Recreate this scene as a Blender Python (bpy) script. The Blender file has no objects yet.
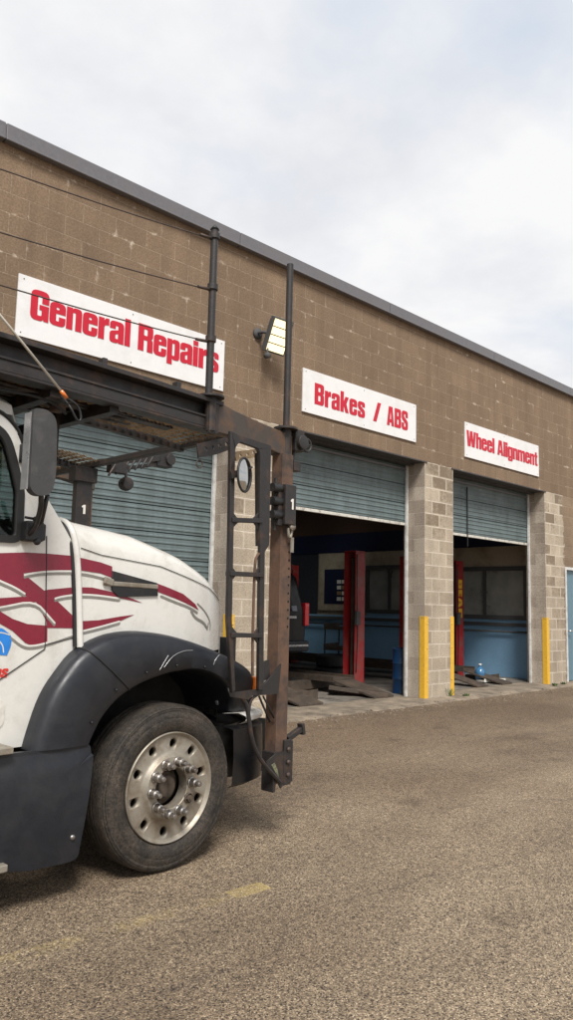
import bpy, bmesh, math, random
from math import sin, cos, pi, radians as rad
from mathutils import Vector, Matrix, noise
random.seed(7)
S = bpy.context.scene
COL = S.collection

# ------------------------------------------------------------------ camera
CAM = Vector((-9.9987, -7.0196, 1.3644))
YAW, PITCH, ROLL, FPX = rad(45.251), rad(6.9516), rad(1.3563), 775.7
def cam_axes():
    cy, sy, cp, sp = cos(YAW), sin(YAW), cos(PITCH), sin(PITCH)
    F = Vector((cp*cy, cp*sy, sp)); R = Vector((sy, -cy, 0)); U = R.cross(F)
    return (R*cos(ROLL) + U*sin(ROLL), U*cos(ROLL) - R*sin(ROLL), F)
R_, U_, F_ = cam_axes()
cd = bpy.data.cameras.new("camera"); cam = bpy.data.objects.new("camera", cd); COL.objects.link(cam)
cam.matrix_world = Matrix(((R_.x, U_.x, -F_.x, CAM.x), (R_.y, U_.y, -F_.y, CAM.y), (R_.z, U_.z, -F_.z, CAM.z), (0, 0, 0, 1)))
cd.sensor_fit = 'VERTICAL'; cd.sensor_height = 24; cd.lens = 24*FPX/1020
cd.clip_start = 0.05; cd.clip_end = 3000
S.camera = cam

# ------------------------------------------------------------------ sky and sun
SUN_EL, SUN_AZ = rad(52), rad(215)        # azimuth from +Y clockwise
w = bpy.data.worlds.new("World"); S.world = w; w.use_nodes = True
nt = w.node_tree; nt.nodes.clear(); N = nt.nodes.new; Lk = nt.links.new
out = N('ShaderNodeOutputWorld'); bg = N('ShaderNodeBackground'); bg.inputs[1].default_value = 0.1
sky = N('ShaderNodeTexSky'); sky.sky_type = 'NISHITA'; sky.sun_disc = False
sky.sun_elevation = SUN_EL; sky.sun_rotation = SUN_AZ; sky.air_density = 1.0; sky.dust_density = 2.0
tc = N('ShaderNodeTexCoord'); sep = N('ShaderNodeSeparateXYZ'); Lk(tc.outputs['Generated'], sep.inputs[0])
zz = N('ShaderNodeMath'); zz.operation = 'MAXIMUM'; Lk(sep.outputs[2], zz.inputs[0]); zz.inputs[1].default_value = 0.0
za = N('ShaderNodeMath'); za.operation = 'ADD'; Lk(zz.outputs[0], za.inputs[0]); za.inputs[1].default_value = 0.22
dv = N('ShaderNodeVectorMath'); dv.operation = 'DIVIDE'; cb = N('ShaderNodeCombineXYZ')
for i in range(3): Lk(za.outputs[0], cb.inputs[i])
Lk(tc.outputs['Generated'], dv.inputs[0]); Lk(cb.outputs[0], dv.inputs[1])
n1 = N('ShaderNodeTexNoise'); n1.inputs['Scale'].default_value = 1.5; n1.inputs['Detail'].default_value = 7; n1.inputs['Roughness'].default_value = .52; n1.inputs['Distortion'].default_value = .25
mp = N('ShaderNodeMapping'); mp.inputs['Location'].default_value = (3.1, 1.4, 0); Lk(dv.outputs[0], mp.inputs[0]); Lk(mp.outputs[0], n1.inputs['Vector'])
cover = N('ShaderNodeValToRGB'); cover.color_ramp.elements[0].position = .30; cover.color_ramp.elements[1].position = .50
Lk(n1.outputs['Fac'], cover.inputs[0])
n2 = N('ShaderNodeTexNoise'); n2.inputs['Scale'].default_value = 2.6; n2.inputs['Detail'].default_value = 8; n2.inputs['Roughness'].default_value = .55
mp2 = N('ShaderNodeMapping'); mp2.inputs['Location'].default_value = (7.3, -2.2, 1); Lk(dv.outputs[0], mp2.inputs[0]); Lk(mp2.outputs[0], n2.inputs['Vector'])
shade = N('ShaderNodeValToRGB'); e = shade.color_ramp.elements
e[0].position = .36; e[0].color = (5.5, 5.6, 5.9, 1); e[1].position = .60; e[1].color = (6.65, 6.65, 6.7, 1)
Lk(n2.outputs['Fac'], shade.inputs[0])
cmix = N('ShaderNodeMix'); cmix.data_type = 'RGBA'
Lk(cover.outputs[0], cmix.inputs['Factor'])
blu = N('ShaderNodeMix'); blu.data_type = 'RGBA'; blu.inputs['Factor'].default_value = .9
Lk(sky.outputs[0], blu.inputs['A']); blu.inputs['B'].default_value = (5.0, 5.45, 6.15, 1)
Lk(blu.outputs['Result'], cmix.inputs['A']); Lk(shade.outputs[0], cmix.inputs['B'])
Lk(cmix.outputs['Result'], bg.inputs[0]); Lk(bg.outputs[0], out.inputs[0])

sd = bpy.data.lights.new("sun", 'SUN'); sd.energy = 2.9; sd.angle = rad(18); sd.color = (1, .965, .92)
sun = bpy.data.objects.new("sun", sd); COL.objects.link(sun)
sdir = Vector((sin(SUN_AZ)*cos(SUN_EL), cos(SUN_AZ)*cos(SUN_EL), sin(SUN_EL)))
sun.rotation_euler = sdir.to_track_quat('Z', 'Y').to_euler(); sun.location = (0, -20, 20)

S.view_settings.view_transform = 'Standard'; S.view_settings.look = 'None'
S.view_settings.exposure = 0.52; S.view_settings.gamma = 1; S.view_settings.use_curve_mapping = False
S.render.engine = 'CYCLES'
S.cycles.max_bounces = 8; S.cycles.transparent_max_bounces = 12

# ------------------------------------------------------------------ materials
def new_mat(name):
    m = bpy.data.materials.new(name); m.use_nodes = True
    return m, m.node_tree, m.node_tree.nodes['Principled BSDF']
def ramp(t, a, b, c0, c1):
    r = t.nodes.new('ShaderNodeValToRGB'); r.color_ramp.elements[0].position = a; r.color_ramp.elements[1].position = b
    r.color_ramp.elements[0].color = (*c0, 1); r.color_ramp.elements[1].color = (*c1, 1); return r
def noise_n(t, scale, detail=5, rough=.6, vec=None, loc=(0, 0, 0), scl=(1, 1, 1), dist=0):
    c = t.nodes.new('ShaderNodeTexCoord'); m = t.nodes.new('ShaderNodeMapping'); n = t.nodes.new('ShaderNodeTexNoise')
    m.inputs['Location'].default_value = loc; m.inputs['Scale'].default_value = scl
    t.links.new(vec or c.outputs['Object'], m.inputs[0]); t.links.new(m.outputs[0], n.inputs['Vector'])
    n.inputs['Scale'].default_value = scale; n.inputs['Detail'].default_value = detail; n.inputs['Roughness'].default_value = rough
    n.inputs['Distortion'].default_value = dist
    return n
def mixc(t, fac, a, b, mode='MIX'):
    m = t.nodes.new('ShaderNodeMix'); m.data_type = 'RGBA'; m.blend_type = mode
    for s, v in (('Factor', fac), ('A', a), ('B', b)):
        if isinstance(v, (tuple, list)): m.inputs[s].default_value = (*v, 1)
        elif isinstance(v, (int, float)): m.inputs[s].default_value = v
        else: t.links.new(v, m.inputs[s])
    return m.outputs['Result']
def mathn(t, op, a, b=0.0, clamp=False):
    m = t.nodes.new('ShaderNodeMath'); m.operation = op; m.use_clamp = clamp
    for i, v in enumerate((a, b)):
        if isinstance(v, (int, float)): m.inputs[i].default_value = v
        else: t.links.new(v, m.inputs[i])
    return m.outputs[0]
def bump(t, p, h, strength=.3, dist=.01):
    b = t.nodes.new('ShaderNodeBump'); b.inputs['Strength'].default_value = strength; b.inputs['Distance'].default_value = dist
    t.links.new(h, b.inputs['Height']); t.links.new(b.outputs[0], p.inputs['Normal'])
def M(name, col, rough=.5, metal=0.0, dirt=None, dscale=6, d0=.45, d1=.7, bmp=0, bscale=60, coat=0, fine=.12):
    """paint or metal with a fine tone variation and optional dirt colour in blotches"""
    m, t, p = new_mat(name)
    n0 = noise_n(t, 25, 6, .7)
    lo = tuple(c*(1-fine) for c in col); hi = tuple(min(1, c*(1+fine)) for c in col)
    r0 = ramp(t, .3, .7, lo, hi); t.links.new(n0.outputs['Fac'], r0.inputs[0]); c = r0.outputs[0]
    if dirt:
        n = noise_n(t, dscale, 9, .68, dist=.4); r = ramp(t, d0, d1, (0, 0, 0), (1, 1, 1)); t.links.new(n.outputs['Fac'], r.inputs[0])
        c = mixc(t, r.outputs[0], c, dirt)
        t.links.new(mathn(t, 'MULTIPLY_ADD', r.outputs[0], .25), p.inputs['Roughness']) if False else None
    t.links.new(c, p.inputs['Base Color'])
    nr = noise_n(t, 12, 5, .6); rr = ramp(t, .3, .7, (max(0, rough-.1),)*3, (min(1, rough+.12),)*3)
    t.links.new(nr.outputs['Fac'], rr.inputs[0]); t.links.new(rr.outputs[0], p.inputs['Roughness'])
    p.inputs['Metallic'].default_value = metal; p.inputs['Coat Weight'].default_value = coat
    if bmp:
        nb = noise_n(t, bscale, 5, .65); bump(t, p, nb.outputs['Fac'], bmp, .005)
    return m
m_white = M('truck_white_paint', (.66, .645, .60), .28, 0, (.42, .39, .33), 5, .52, .86, coat=.35, fine=.03)
m_roofwhite = M('roof_white', (.66, .64, .58), .4, 0, (.4, .37, .31), 5, .5, .75)
m_red = M('crimson_vinyl', (.20, .009, .027), .35, 0, (.2, .02, .03), 9, .5, .8, coat=.2)
m_greyvinyl = M('grey_vinyl', (.2, .19, .17), .4)
m_blue = M('blue_vinyl', (.02, .2, .62), .35)
m_redtext = M('red_text', (.6, .03, .02), .4)
m_plastic = M('charcoal_plastic', (.010, .012, .017), .40, 0, (.030, .030, .031), 4, .45, .85, bmp=.12, bscale=120)
m_mirror = M('mirror_housing', (.045, .044, .044), .5, 0, (.1, .095, .09), 7, .5, .8, bmp=.1, bscale=150)
m_black = M('black_paint', (.012, .012, .013), .45, 0, (.04, .035, .03), 6, .5, .75)
m_bumper = M('bumper_black', (.006, .006, .007), .35, 0, (.02, .018, .017), 12, .55, .8)
m_rubber = M('rubber_seal', (.012, .012, .012), .6)
m_void = M('underbody', (.012, .011, .010), .8, 0, (.03, .025, .02), 5)
m_rack = M('rack_steel', (.024, .0215, .021), .5, .1, (.08, .043, .026), 7, .52, .72, bmp=.3, bscale=70)
m_rackb = M('rack_beam_steel', (.06, .048, .04), .6, .1, (.13, .068, .035), 5, .42, .68, bmp=.3, bscale=60)
m_rust = M('rusted_post', (.12, .066, .041), .75, 0, (.045, .034, .029), 6, .46, .66, bmp=.45, bscale=50)
m_grate = M('rusty_grate', (.30, .21, .12), .8, 0, (.08, .05, .03), 4, .42, .66, bmp=.3)
m_cable = M('wire_cable', (.07, .05, .04), .55, .3)
m_palecable = M('pale_cord', (.5, .47, .4), .5)
m_orange = M('amber_lens', (.65, .16, .02), .25, coat=.5)
m_alu = M('aluminium_rim', (.31, .28, .23), .5, .45, (.19, .145, .10), 9, .46, .70, bmp=.12, bscale=90)
m_nut = M('lug_chrome', (.36, .34, .32), .32, .9, (.16, .11, .08), 18, .5, .7)
m_hub = M('hub_dirty', (.10, .075, .055), .7, .2, (.03, .024, .02), 15, .45, .65, bmp=.4)
m_dark = M('dark_void', (.004, .004, .004), .8)
m_seat = M('cab_interior', (.05, .05, .05), .8)
m_door = M('door_slate_blue', (.125, .163, .166), .55, 0, (.09, .115, .117), 3, .45, .7, bmp=.05)
def streak(m, lo=.72, sx=7):
    t = m.node_tree; p = t.nodes['Principled BSDF']; src = p.inputs['Base Color'].links[0].from_socket
    n = noise_n(t, 1.0, 6, .65, scl=(sx, sx, .5), loc=(1, 2, 3)); rr = ramp(t, .36, .60, (lo, lo, lo*.97), (1.1, 1.1, 1.1)); t.links.new(n.outputs['Fac'], rr.inputs[0])
    t.links.new(mixc(t, 1.0, src, rr.outputs[0], 'MULTIPLY'), p.inputs['Base Color'])
streak(m_door, .86)
m_doorseam = M('door_seam', (.012, .016, .018), .7)
m_trim = M('white_trim', (.62, .62, .6), .5, 0, (.35, .33, .3), 6)
m_weather = M('door_bottom_seal', (.6, .58, .52), .6, 0, (.2, .17, .14), 12, .5, .7)
m_lintel = M('steel_lintel', (.05, .045, .045), .6)
m_coping = M('coping_metal', (.145, .14, .15), .45, .1, (.15, .14, .14), 3)
m_sign = M('sign_white', (.78, .77, .76), .5, 0, (.62, .6, .57), 2, .5, .85, fine=.02)
m_signred = M('sign_red', (.53, .005, .025), .45, fine=.06)
m_yellow = M('safety_yellow', (.74, .43, .04), .5, 0, (.36, .24, .08), 7, .55, .75)
m_mandoor = M('man_door_teal', (.12, .21, .26), .45)
m_handle = M('brushed_steel', (.6, .6, .58), .3, .9)
m_lift = M('lift_red', (.29, .014, .016), .45, 0, (.17, .07, .055), 5, .48, .70, bmp=.15)
m_steel = M('dark_ramp_steel', (.075, .06, .048), .6, .3, (.14, .10, .07), 6, .45, .7, bmp=.3)
m_bluewall = M('blue_wall_paint', (.22, .40, .58), .6, 0, (.18, .33, .48), 2, .5, .8)
m_navy = M('navy_band', (.006, .010, .036), .6)
m_dimwall = M('dim_wall', (.02, .022, .03), .8)
m_beige = M('interior_beige', (.38, .32, .235), .7, 0, (.2, .16, .11), 2)
m_brownint = M('interior_brown', (.07, .035, .022), .7)
m_intdark = M('interior_grey', (.07, .07, .07), .8)
m_floor = M('shop_floor', (.24, .215, .18), .7, 0, (.045, .038, .033), 1.6, .4, .65, bmp=.1)
m_drum = M('blue_drum', (.005, .038, .11), .4)
m_bottle = M('blue_bottle', (.05, .16, .30), .15, coat=.5)
m_paper = M('paper', (.7, .68, .62), .7)
m_carpaint = M('suv_paint', (.006, .007, .008), .45, 0, coat=.15)
m_carglass = M('suv_glass', (.01, .012, .014), .08, coat=1)
m_silver = M('silver_trim', (.5, .5, .5), .3, .6)
m_tan = M('cardboard', (.28, .18, .09), .8)
m_sticker = M('worn_sticker', (.22, .22, .12), .5, 0, (.05, .05, .045), 30, .4, .6)
m_weed = M('weed_green', (.07, .11, .03), .7)

def glass(name, tint, gl=.35):
    m, t, p = new_mat(name); t.nodes.remove(p); o = t.nodes['Material Output']
    tr = t.nodes.new('ShaderNodeBsdfTransparent'); tr.inputs[0].default_value = (*tint, 1)
    g = t.nodes.new('ShaderNodeBsdfGlossy'); g.inputs['Roughness'].default_value = .03
    fr = t.nodes.new('ShaderNodeLayerWeight'); fr.inputs[0].default_value = .5
    k = mathn(t, 'ADD', mathn(t, 'MULTIPLY', mathn(t, 'POWER', fr.outputs['Facing'], 4.0), .8), gl*.1)
    mx = t.nodes.new('ShaderNodeMixShader'); t.links.new(k, mx.inputs[0]); t.links.new(tr.outputs[0], mx.inputs[1]); t.links.new(g.outputs[0], mx.inputs[2])
    t.links.new(mx.outputs[0], o.inputs[0]); return m
m_glass = glass('cab_glass', (.62, .70, .68))
m_shopglass = glass('office_glass', (.85, .9, .9))
def brightening_film(m):  # pale diffuse film mixed over the glass so the dim panes read brighter
    t = m.node_tree; o = t.nodes['Material Output']; src = o.inputs[0].links[0].from_socket; d = t.nodes.new('ShaderNodeBsdfDiffuse'); d.inputs[0].default_value = (.5, .5, .46, 1)
    n = noise_n(t, 1.5, 6, .6); rr = ramp(t, .3, .7, (.3, .3, .3), (.65, .65, .65)); t.links.new(n.outputs['Fac'], rr.inputs[0])
    mx = t.nodes.new('ShaderNodeMixShader'); t.links.new(rr.outputs[0], mx.inputs[0]); t.links.new(src, mx.inputs[1]); t.links.new(d.outputs[0], mx.inputs[2]); t.links.new(mx.outputs[0], o.inputs[0])
brightening_film(m_shopglass)
m_added_skylight = glass('added_skylight_sheet', (.55, .57, .57))  # for the skylights added to brighten the bays
def emis(name, col, st):
    m, t, p = new_mat(name); p.inputs['Base Color'].default_value = (*col, 1)
    p.inputs['Emission Color'].default_value = (*col, 1); p.inputs['Emission Strength'].default_value = st; return m
m_lamp = emis('lamp_led', (1, .84, .48), .85)
m_tail = M('tail_light', (.75, .015, .03), .25, coat=.8)

def tyre_mat():
    m, t, p = new_mat('tyre_rubber')
    n = noise_n(t, 7, 8, .7); r = ramp(t, .36, .66, (.014, .012, .010), (.065, .052, .040)); t.links.new(n.outputs['Fac'], r.inputs[0])
    n2 = noise_n(t, 75, 5, .75); r2 = ramp(t, .38, .62, (.45, .44, .43), (1.5, 1.47, 1.42)); t.links.new(n2.outputs['Fac'], r2.inputs[0])
    c = mixc(t, 1.0, r.outputs[0], r2.outputs[0], 'MULTIPLY'); t.links.new(c, p.inputs['Base Color'])
    p.inputs['Roughness'].default_value = .72; bump(t, p, n2.outputs['Fac'], .8, .006); return m
m_tyre = tyre_mat()

def block_mat(name, axes, c1, c2, mortar, msize, painted=None, vary=.5, stain=None, off=(0, 0), eff=0, bd=.01):
    """concrete block in running bond; axes picks the horizontal object coordinate; world-aligned since the mesh sits at the origin"""
    m, t, p = new_mat(name); c = t.nodes.new('ShaderNodeTexCoord'); s = t.nodes.new('ShaderNodeSeparateXYZ'); t.links.new(c.outputs['Object'], s.inputs[0])
    cbn = t.nodes.new('ShaderNodeCombineXYZ')
    t.links.new(mathn(t, 'ADD', s.outputs[axes], off[0]), cbn.inputs[0]); t.links.new(mathn(t, 'ADD', s.outputs[2], off[1]), cbn.inputs[1])
    nd = noise_n(t, 9, 4, .6)
    b = t.nodes.new('ShaderNodeTexBrick'); b.offset = .5; b.squash = 1
    t.links.new(cbn.outputs[0], b.inputs['Vector'])
    b.inputs['Color1'].default_value = (*c1, 1); b.inputs['Color2'].default_value = (*c2, 1); b.inputs['Mortar'].default_value = (*mortar, 1)
    b.inputs['Scale'].default_value = 1; b.inputs['Brick Width'].default_value = .396; b.inputs['Row Height'].default_value = .2032
    b.inputs['Mortar Size'].default_value = msize; b.inputs['Mortar Smooth'].default_value = .3
    col = b.outputs['Color']
    nb = noise_n(t, 48, 7, .8); r = ramp(t, .33, .68, (.52, .51, .50), (1.30, 1.30, 1.30)); t.links.new(nb.outputs['Fac'], r.inputs[0])
    col = mixc(t, 1.0, col, r.outputs[0], 'MULTIPLY')
    nl = noise_n(t, 1.1, 8, .65); r2 = ramp(t, .33, .68, (1-vary, 1-vary, 1-vary), (1+vary*.5, 1+vary*.5, 1+vary*.5)); t.links.new(nl.outputs['Fac'], r2.inputs[0])
    col = mixc(t, 1.0, col, r2.outputs[0], 'MULTIPLY')
    ns = noise_n(t, 1.0, 6, .6, scl=(5, 5, .35), loc=(3, 3, 3)); rs = ramp(t, .38, .62, (.90, .895, .89), (1.05, 1.05, 1.05)); t.links.new(ns.outputs['Fac'], rs.inputs[0])
    col = mixc(t, 1.0, col, rs.outputs[0], 'MULTIPLY')
    if eff:   # efflorescence: pale bloom that spreads from the joints
        b2 = t.nodes.new('ShaderNodeTexBrick'); b2.offset = .5; t.links.new(cbn.outputs[0], b2.inputs['Vector'])
        for k, v in (('Color1', (0, 0, 0, 1)), ('Color2', (0, 0, 0, 1)), ('Mortar', (1, 1, 1, 1))): b2.inputs[k].default_value = v
        b2.inputs['Scale'].default_value = 1; b2.inputs['Brick Width'].default_value = .396; b2.inputs['Row Height'].default_value = .2032
        b2.inputs['Mortar Size'].default_value = .03; b2.inputs['Mortar Smooth'].default_value = 1
        ne = noise_n(t, 5, 7, .7, loc=(5, 2, 1)); re = ramp(t, .52-.1*eff, .66, (0, 0, 0), (1, 1, 1)); t.links.new(ne.outputs['Fac'], re.inputs[0])
        f = mathn(t, 'MULTIPLY', mathn(t, 'MULTIPLY', b2.outputs['Color'], re.outputs[0]), .85, True)
        col = mixc(t, f, col, (.62, .53, .42))
    if eff > 1:   # remains of brown paint inside the block faces, most of it high on the piers
        b3 = t.nodes.new('ShaderNodeTexBrick'); b3.offset = .5; t.links.new(cbn.outputs[0], b3.inputs['Vector'])
        for k, v in (('Color1', (.1, .1, .1, 1)), ('Color2', (1, 1, 1, 1)), ('Mortar', (0, 0, 0, 1))): b3.inputs[k].default_value = v
        b3.inputs['Scale'].default_value = 1; b3.inputs['Brick Width'].default_value = .396; b3.inputs['Row Height'].default_value = .2032
        b3.inputs['Mortar Size'].default_value = .022; b3.inputs['Mortar Smooth'].default_value = .6
        n7 = noise_n(t, 14, 7, .75, loc=(1, 9, 4)); zg = mathn(t, 'MULTIPLY', mathn(t, 'SUBTRACT', s.outputs[2], 1.2), .085)
        n8 = noise_n(t, 1.3, 3, .5, loc=(6, 2, 7))
        ff = mathn(t, 'ADD', mathn(t, 'ADD', mathn(t, 'MULTIPLY', b3.outputs['Color'], .28), mathn(t, 'MULTIPLY', n7.outputs['Fac'], .55)), mathn(t, 'ADD', zg, mathn(t, 'MULTIPLY', n8.outputs['Fac'], .5)))
        r9 = ramp(t, .80, .92, (0, 0, 0), (1, 1, 1)); t.links.new(ff, r9.inputs[0])
        ms = mathn(t, 'GREATER_THAN', b3.outputs['Color'], .02)
        col = mixc(t, mathn(t, 'MULTIPLY', mathn(t, 'MULTIPLY', r9.outputs[0], ms), .8), col, (.17, .125, .08))
    if painted is not None:
        # painted region: above the lintel line, or to the right of the last bay
        np_ = noise_n(t, 7, 5, .6)
        wob = mathn(t, 'MULTIPLY', mathn(t, 'SUBTRACT', np_.outputs['Fac'], .5), .35)
        fx = mathn(t, 'GREATER_THAN', mathn(t, 'ADD', s.outputs[0], wob), 4.72)
        fz = mathn(t, 'GREATER_THAN', mathn(t, 'ADD', s.outputs[2], mathn(t, 'MULTIPLY', wob, .12)), 3.655)
        f = mathn(t, 'MAXIMUM', mathn(t, 'MULTIPLY', fx, .88), fz)
        pc = mixc(t, 1.0, painted, r.outputs[0], 'MULTIPLY'); pc = mixc(t, 1.0, pc, r2.outputs[0], 'MULTIPLY')
        col = mixc(t, f, col, pc)
    t.links.new(col, p.inputs['Base Color']); p.inputs['Roughness'].default_value = .9
    h = mathn(t, 'ADD', mathn(t, 'MULTIPLY', b.outputs['Fac'], -.6), mathn(t, 'MULTIPLY', nb.outputs['Fac'], .5))
    bump(t, p, h, .75, bd)
    return m
BROWN1, BROWN2, BMORT = (.218, .149, .094), (.250, .172, .109), (.345, .257, .178)
m_upper = block_mat('painted_block', 0, BROWN1, BROWN2, BMORT, .0048, vary=.17, eff=-.45, off=(0, 0), bd=.009)
m_pier = block_mat('bare_block_front', 0, (.53, .445, .34), (.40, .325, .24), (.68, .60, .49), .008, painted=BROWN2, vary=.3, eff=1.35, off=(0, 0))
m_pierlow = m_pier
m_jamb = block_mat('bare_block_jamb', 1, (.50, .43, .35), (.33, .27, .215), (.56, .49, .41), .004, vary=.22, off=(.195, 0))
m_jambface = m_jamb
m_parti = M('interior_block', (.11, .10, .09), .8, 0, (.07, .06, .055), 2)

def asphalt_mat():
    m, t, p = new_mat('asphalt')
    c = t.nodes.new('ShaderNodeTexCoord')
    v = t.nodes.new('ShaderNodeTexVoronoi'); v.inputs['Scale'].default_value = 160; t.links.new(c.outputs['Object'], v.inputs['Vector'])
    hs = t.nodes.new('ShaderNodeSeparateColor'); t.links.new(v.outputs['Color'], hs.inputs[0])
    r = t.nodes.new('ShaderNodeValToRGB'); cr = r.color_ramp
    cr.elements[0].position = 0; cr.elements[0].color = (.02, .015, .011, 1)
    cr.elements[1].position = 1; cr.elements[1].color = (.74, .65, .51, 1)
    for pos, cc in ((.09, (.09, .072, .052)), (.3, (.245, .198, .146)), (.6, (.35, .287, .213)), (.88, (.48, .40, .30))):
        el = cr.elements.new(pos); el.color = (*cc, 1)
    t.links.new(hs.outputs[0], r.inputs[0])
    edge = ramp(t, .0, .6, (1.1, 1.1, 1.1), (.6, .58, .56)); t.links.new(v.outputs['Distance'], edge.inputs[0])
    col = mixc(t, 1.0, r.outputs[0], edge.outputs[0], 'MULTIPLY')
    # scattered larger dark stones and pits
    v2 = t.nodes.new('ShaderNodeTexVoronoi'); v2.inputs['Scale'].default_value = 48; t.links.new(c.outputs['Object'], v2.inputs['Vector'])
    s2 = t.nodes.new('ShaderNodeSeparateColor'); t.links.new(v2.outputs['Color'], s2.inputs[0])
    pit = mathn(t, 'MULTIPLY', mathn(t, 'GREATER_THAN', s2.outputs[1], .70), mathn(t, 'LESS_THAN', v2.outputs['Distance'], .26))
    col = mixc(t, mathn(t, 'MULTIPLY', pit, .75), col, (.03, .024, .02))
    n2 = noise_n(t, 30, 5, .65); rn = ramp(t, .35, .65, (.80, .79, .78), (1.17, 1.16, 1.15)); t.links.new(n2.outputs['Fac'], rn.inputs[0])
    col = mixc(t, 1.0, col, rn.outputs[0], 'MULTIPLY')
    # wear, dirt and long tyre tracks
    n3 = noise_n(t, .45, 7, .6, loc=(2, 5, 0), scl=(.6, 1.5, 1), dist=.5); r3 = ramp(t, .35, .68, (.70, .67, .64), (1.14, 1.13, 1.12)); t.links.new(n3.outputs['Fac'], r3.inputs[0])
    col = mixc(t, 1.0, col, r3.outputs[0], 'MULTIPLY')
    n4 = noise_n(t, 1.7, 5, .55, loc=(8, 1, 0)); r4 = ramp(t, .60, .74, (1, 1, 1), (.62, .60, .58)); t.links.new(n4.outputs['Fac'], r4.inputs[0])
    col = mixc(t, 1.0, col, r4.outputs[0], 'MULTIPLY')
    # uneven tint, darker and browner towards the bays
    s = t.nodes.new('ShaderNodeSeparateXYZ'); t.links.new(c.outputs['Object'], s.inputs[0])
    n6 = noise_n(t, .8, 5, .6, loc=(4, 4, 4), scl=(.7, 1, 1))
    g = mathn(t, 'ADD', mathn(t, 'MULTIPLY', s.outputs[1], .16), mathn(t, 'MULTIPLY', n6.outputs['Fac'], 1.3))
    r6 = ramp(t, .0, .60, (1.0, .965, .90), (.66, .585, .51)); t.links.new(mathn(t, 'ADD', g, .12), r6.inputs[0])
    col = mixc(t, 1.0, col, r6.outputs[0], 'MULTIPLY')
    # thin tar-filled cracks
    n9 = noise_n(t, .35, 7, .5, loc=(1, 7, 0), scl=(.5, 1.6, 1)); ck = mathn(t, 'LESS_THAN', mathn(t, 'ABSOLUTE', mathn(t, 'SUBTRACT', n9.outputs['Fac'], .52)), .003)
    col = mixc(t, mathn(t, 'MULTIPLY', ck, .28), col, (.04, .03, .025))
    # worn yellow parking line: distance along and across it
    ax, ay, bx, by = A0.x, A0.y, A1.x, A1.y; L_ = math.hypot(bx-ax, by-ay); dx, dy = (bx-ax)/L_, (by-ay)/L_
    px = mathn(t, 'SUBTRACT', s.outputs[0], bx); py = mathn(t, 'SUBTRACT', s.outputs[1], by)
    al = mathn(t, 'ADD', mathn(t, 'MULTIPLY', px, dx), mathn(t, 'MULTIPLY', py, dy)); ac = mathn(t, 'ABSOLUTE', mathn(t, 'ADD', mathn(t, 'MULTIPLY', px, -dy), mathn(t, 'MULTIPLY', py, dx)))
    nn = noise_n(t, 7, 8, .8); n5 = noise_n(t, 110, 3, .7)
    inside = mathn(t, 'MULTIPLY', mathn(t, 'LESS_THAN', al, 0.0), mathn(t, 'LESS_THAN', mathn(t, 'ADD', ac, mathn(t, 'MULTIPLY', mathn(t, 'SUBTRACT', nn.outputs['Fac'], .5), .05)), .055))
    fresh = mathn(t, 'MULTIPLY', mathn(t, 'GREATER_THAN', al, -.24), .19)
    f = mathn(t, 'ADD', mathn(t, 'ADD', nn.outputs['Fac'], fresh), mathn(t, 'MULTIPLY', n5.outputs['Fac'], .5))
    rl = ramp(t, .72, 1.08, (0, 0, 0), (.32, .32, .32)); t.links.new(f, rl.inputs[0])
    col = mixc(t, mathn(t, 'MULTIPLY', rl.outputs[0], inside), col, (.66, .50, .15))
    t.links.new(col, p.inputs['Base Color']); p.inputs['Roughness'].default_value = .85
    h = mathn(t, 'ADD', mathn(t, 'MULTIPLY', v.outputs['Distance'], -.8), mathn(t, 'MULTIPLY', n2.outputs['Fac'], .5))
    bump(t, p, h, .6, .004)
    return m
A0, A1 = Vector((-8.371, -3.722, -0.163)), Vector((-6.896, -3.799, -0.164))
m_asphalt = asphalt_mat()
def slab_mat():
    m, t, p = new_mat('old_concrete')
    n = noise_n(t, 3, 9, .7); r = ramp(t, .36, .64, (.10, .08, .06), (.36, .29, .21)); t.links.new(n.outputs['Fac'], r.inputs[0])
    n2 = noise_n(t, 50, 5, .7); c = mixc(t, mathn(t, 'MULTIPLY', n2.outputs['Fac'], .5), r.outputs[0], (.1, .08, .06)); t.links.new(c, p.inputs['Base Color'])
    p.inputs['Roughness'].default_value = .9; bump(t, p, n.outputs['Fac'], .6, .02); return m
m_slab = slab_mat()

# ------------------------------------------------------------------ mesh helpers
def ob(name, bm, mat, parent=None, smooth=False, bevel=0, loc=None):
    me = bpy.data.meshes.new(name)
    bmesh.ops.recalc_face_normals(bm, faces=bm.faces)
    bm.to_mesh(me); bm.free()
    for m in (mat if isinstance(mat, (list, tuple)) else [mat]): me.materials.append(m)
    if smooth:
        me.shade_smooth()
        try: me.set_sharp_from_angle(angle=rad(38))
        except Exception: pass
    o = bpy.data.objects.new(name, me); COL.objects.link(o)
    if parent: o.parent = parent
    if loc: o.location = loc
    if bevel:
        b = o.modifiers.new('bevel', 'BEVEL'); b.width = bevel; b.segments = 2; b.limit_method = 'ANGLE'; b.angle_limit = rad(40)
    return o
def tag(o, label=None, cat=None, group=None, kind=None):
    if label: o['label'] = label
    if cat: o['category'] = cat
    if group: o['group'] = group
    if kind: o['kind'] = kind
    return o
def empty(name, loc, rz, label, cat, group=None):
    o = bpy.data.objects.new(name, None); COL.objects.link(o); o.location = loc; o.rotation_euler = (0, 0, rz)
    o.empty_display_size = .2; return tag(o, label, cat, group)
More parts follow.
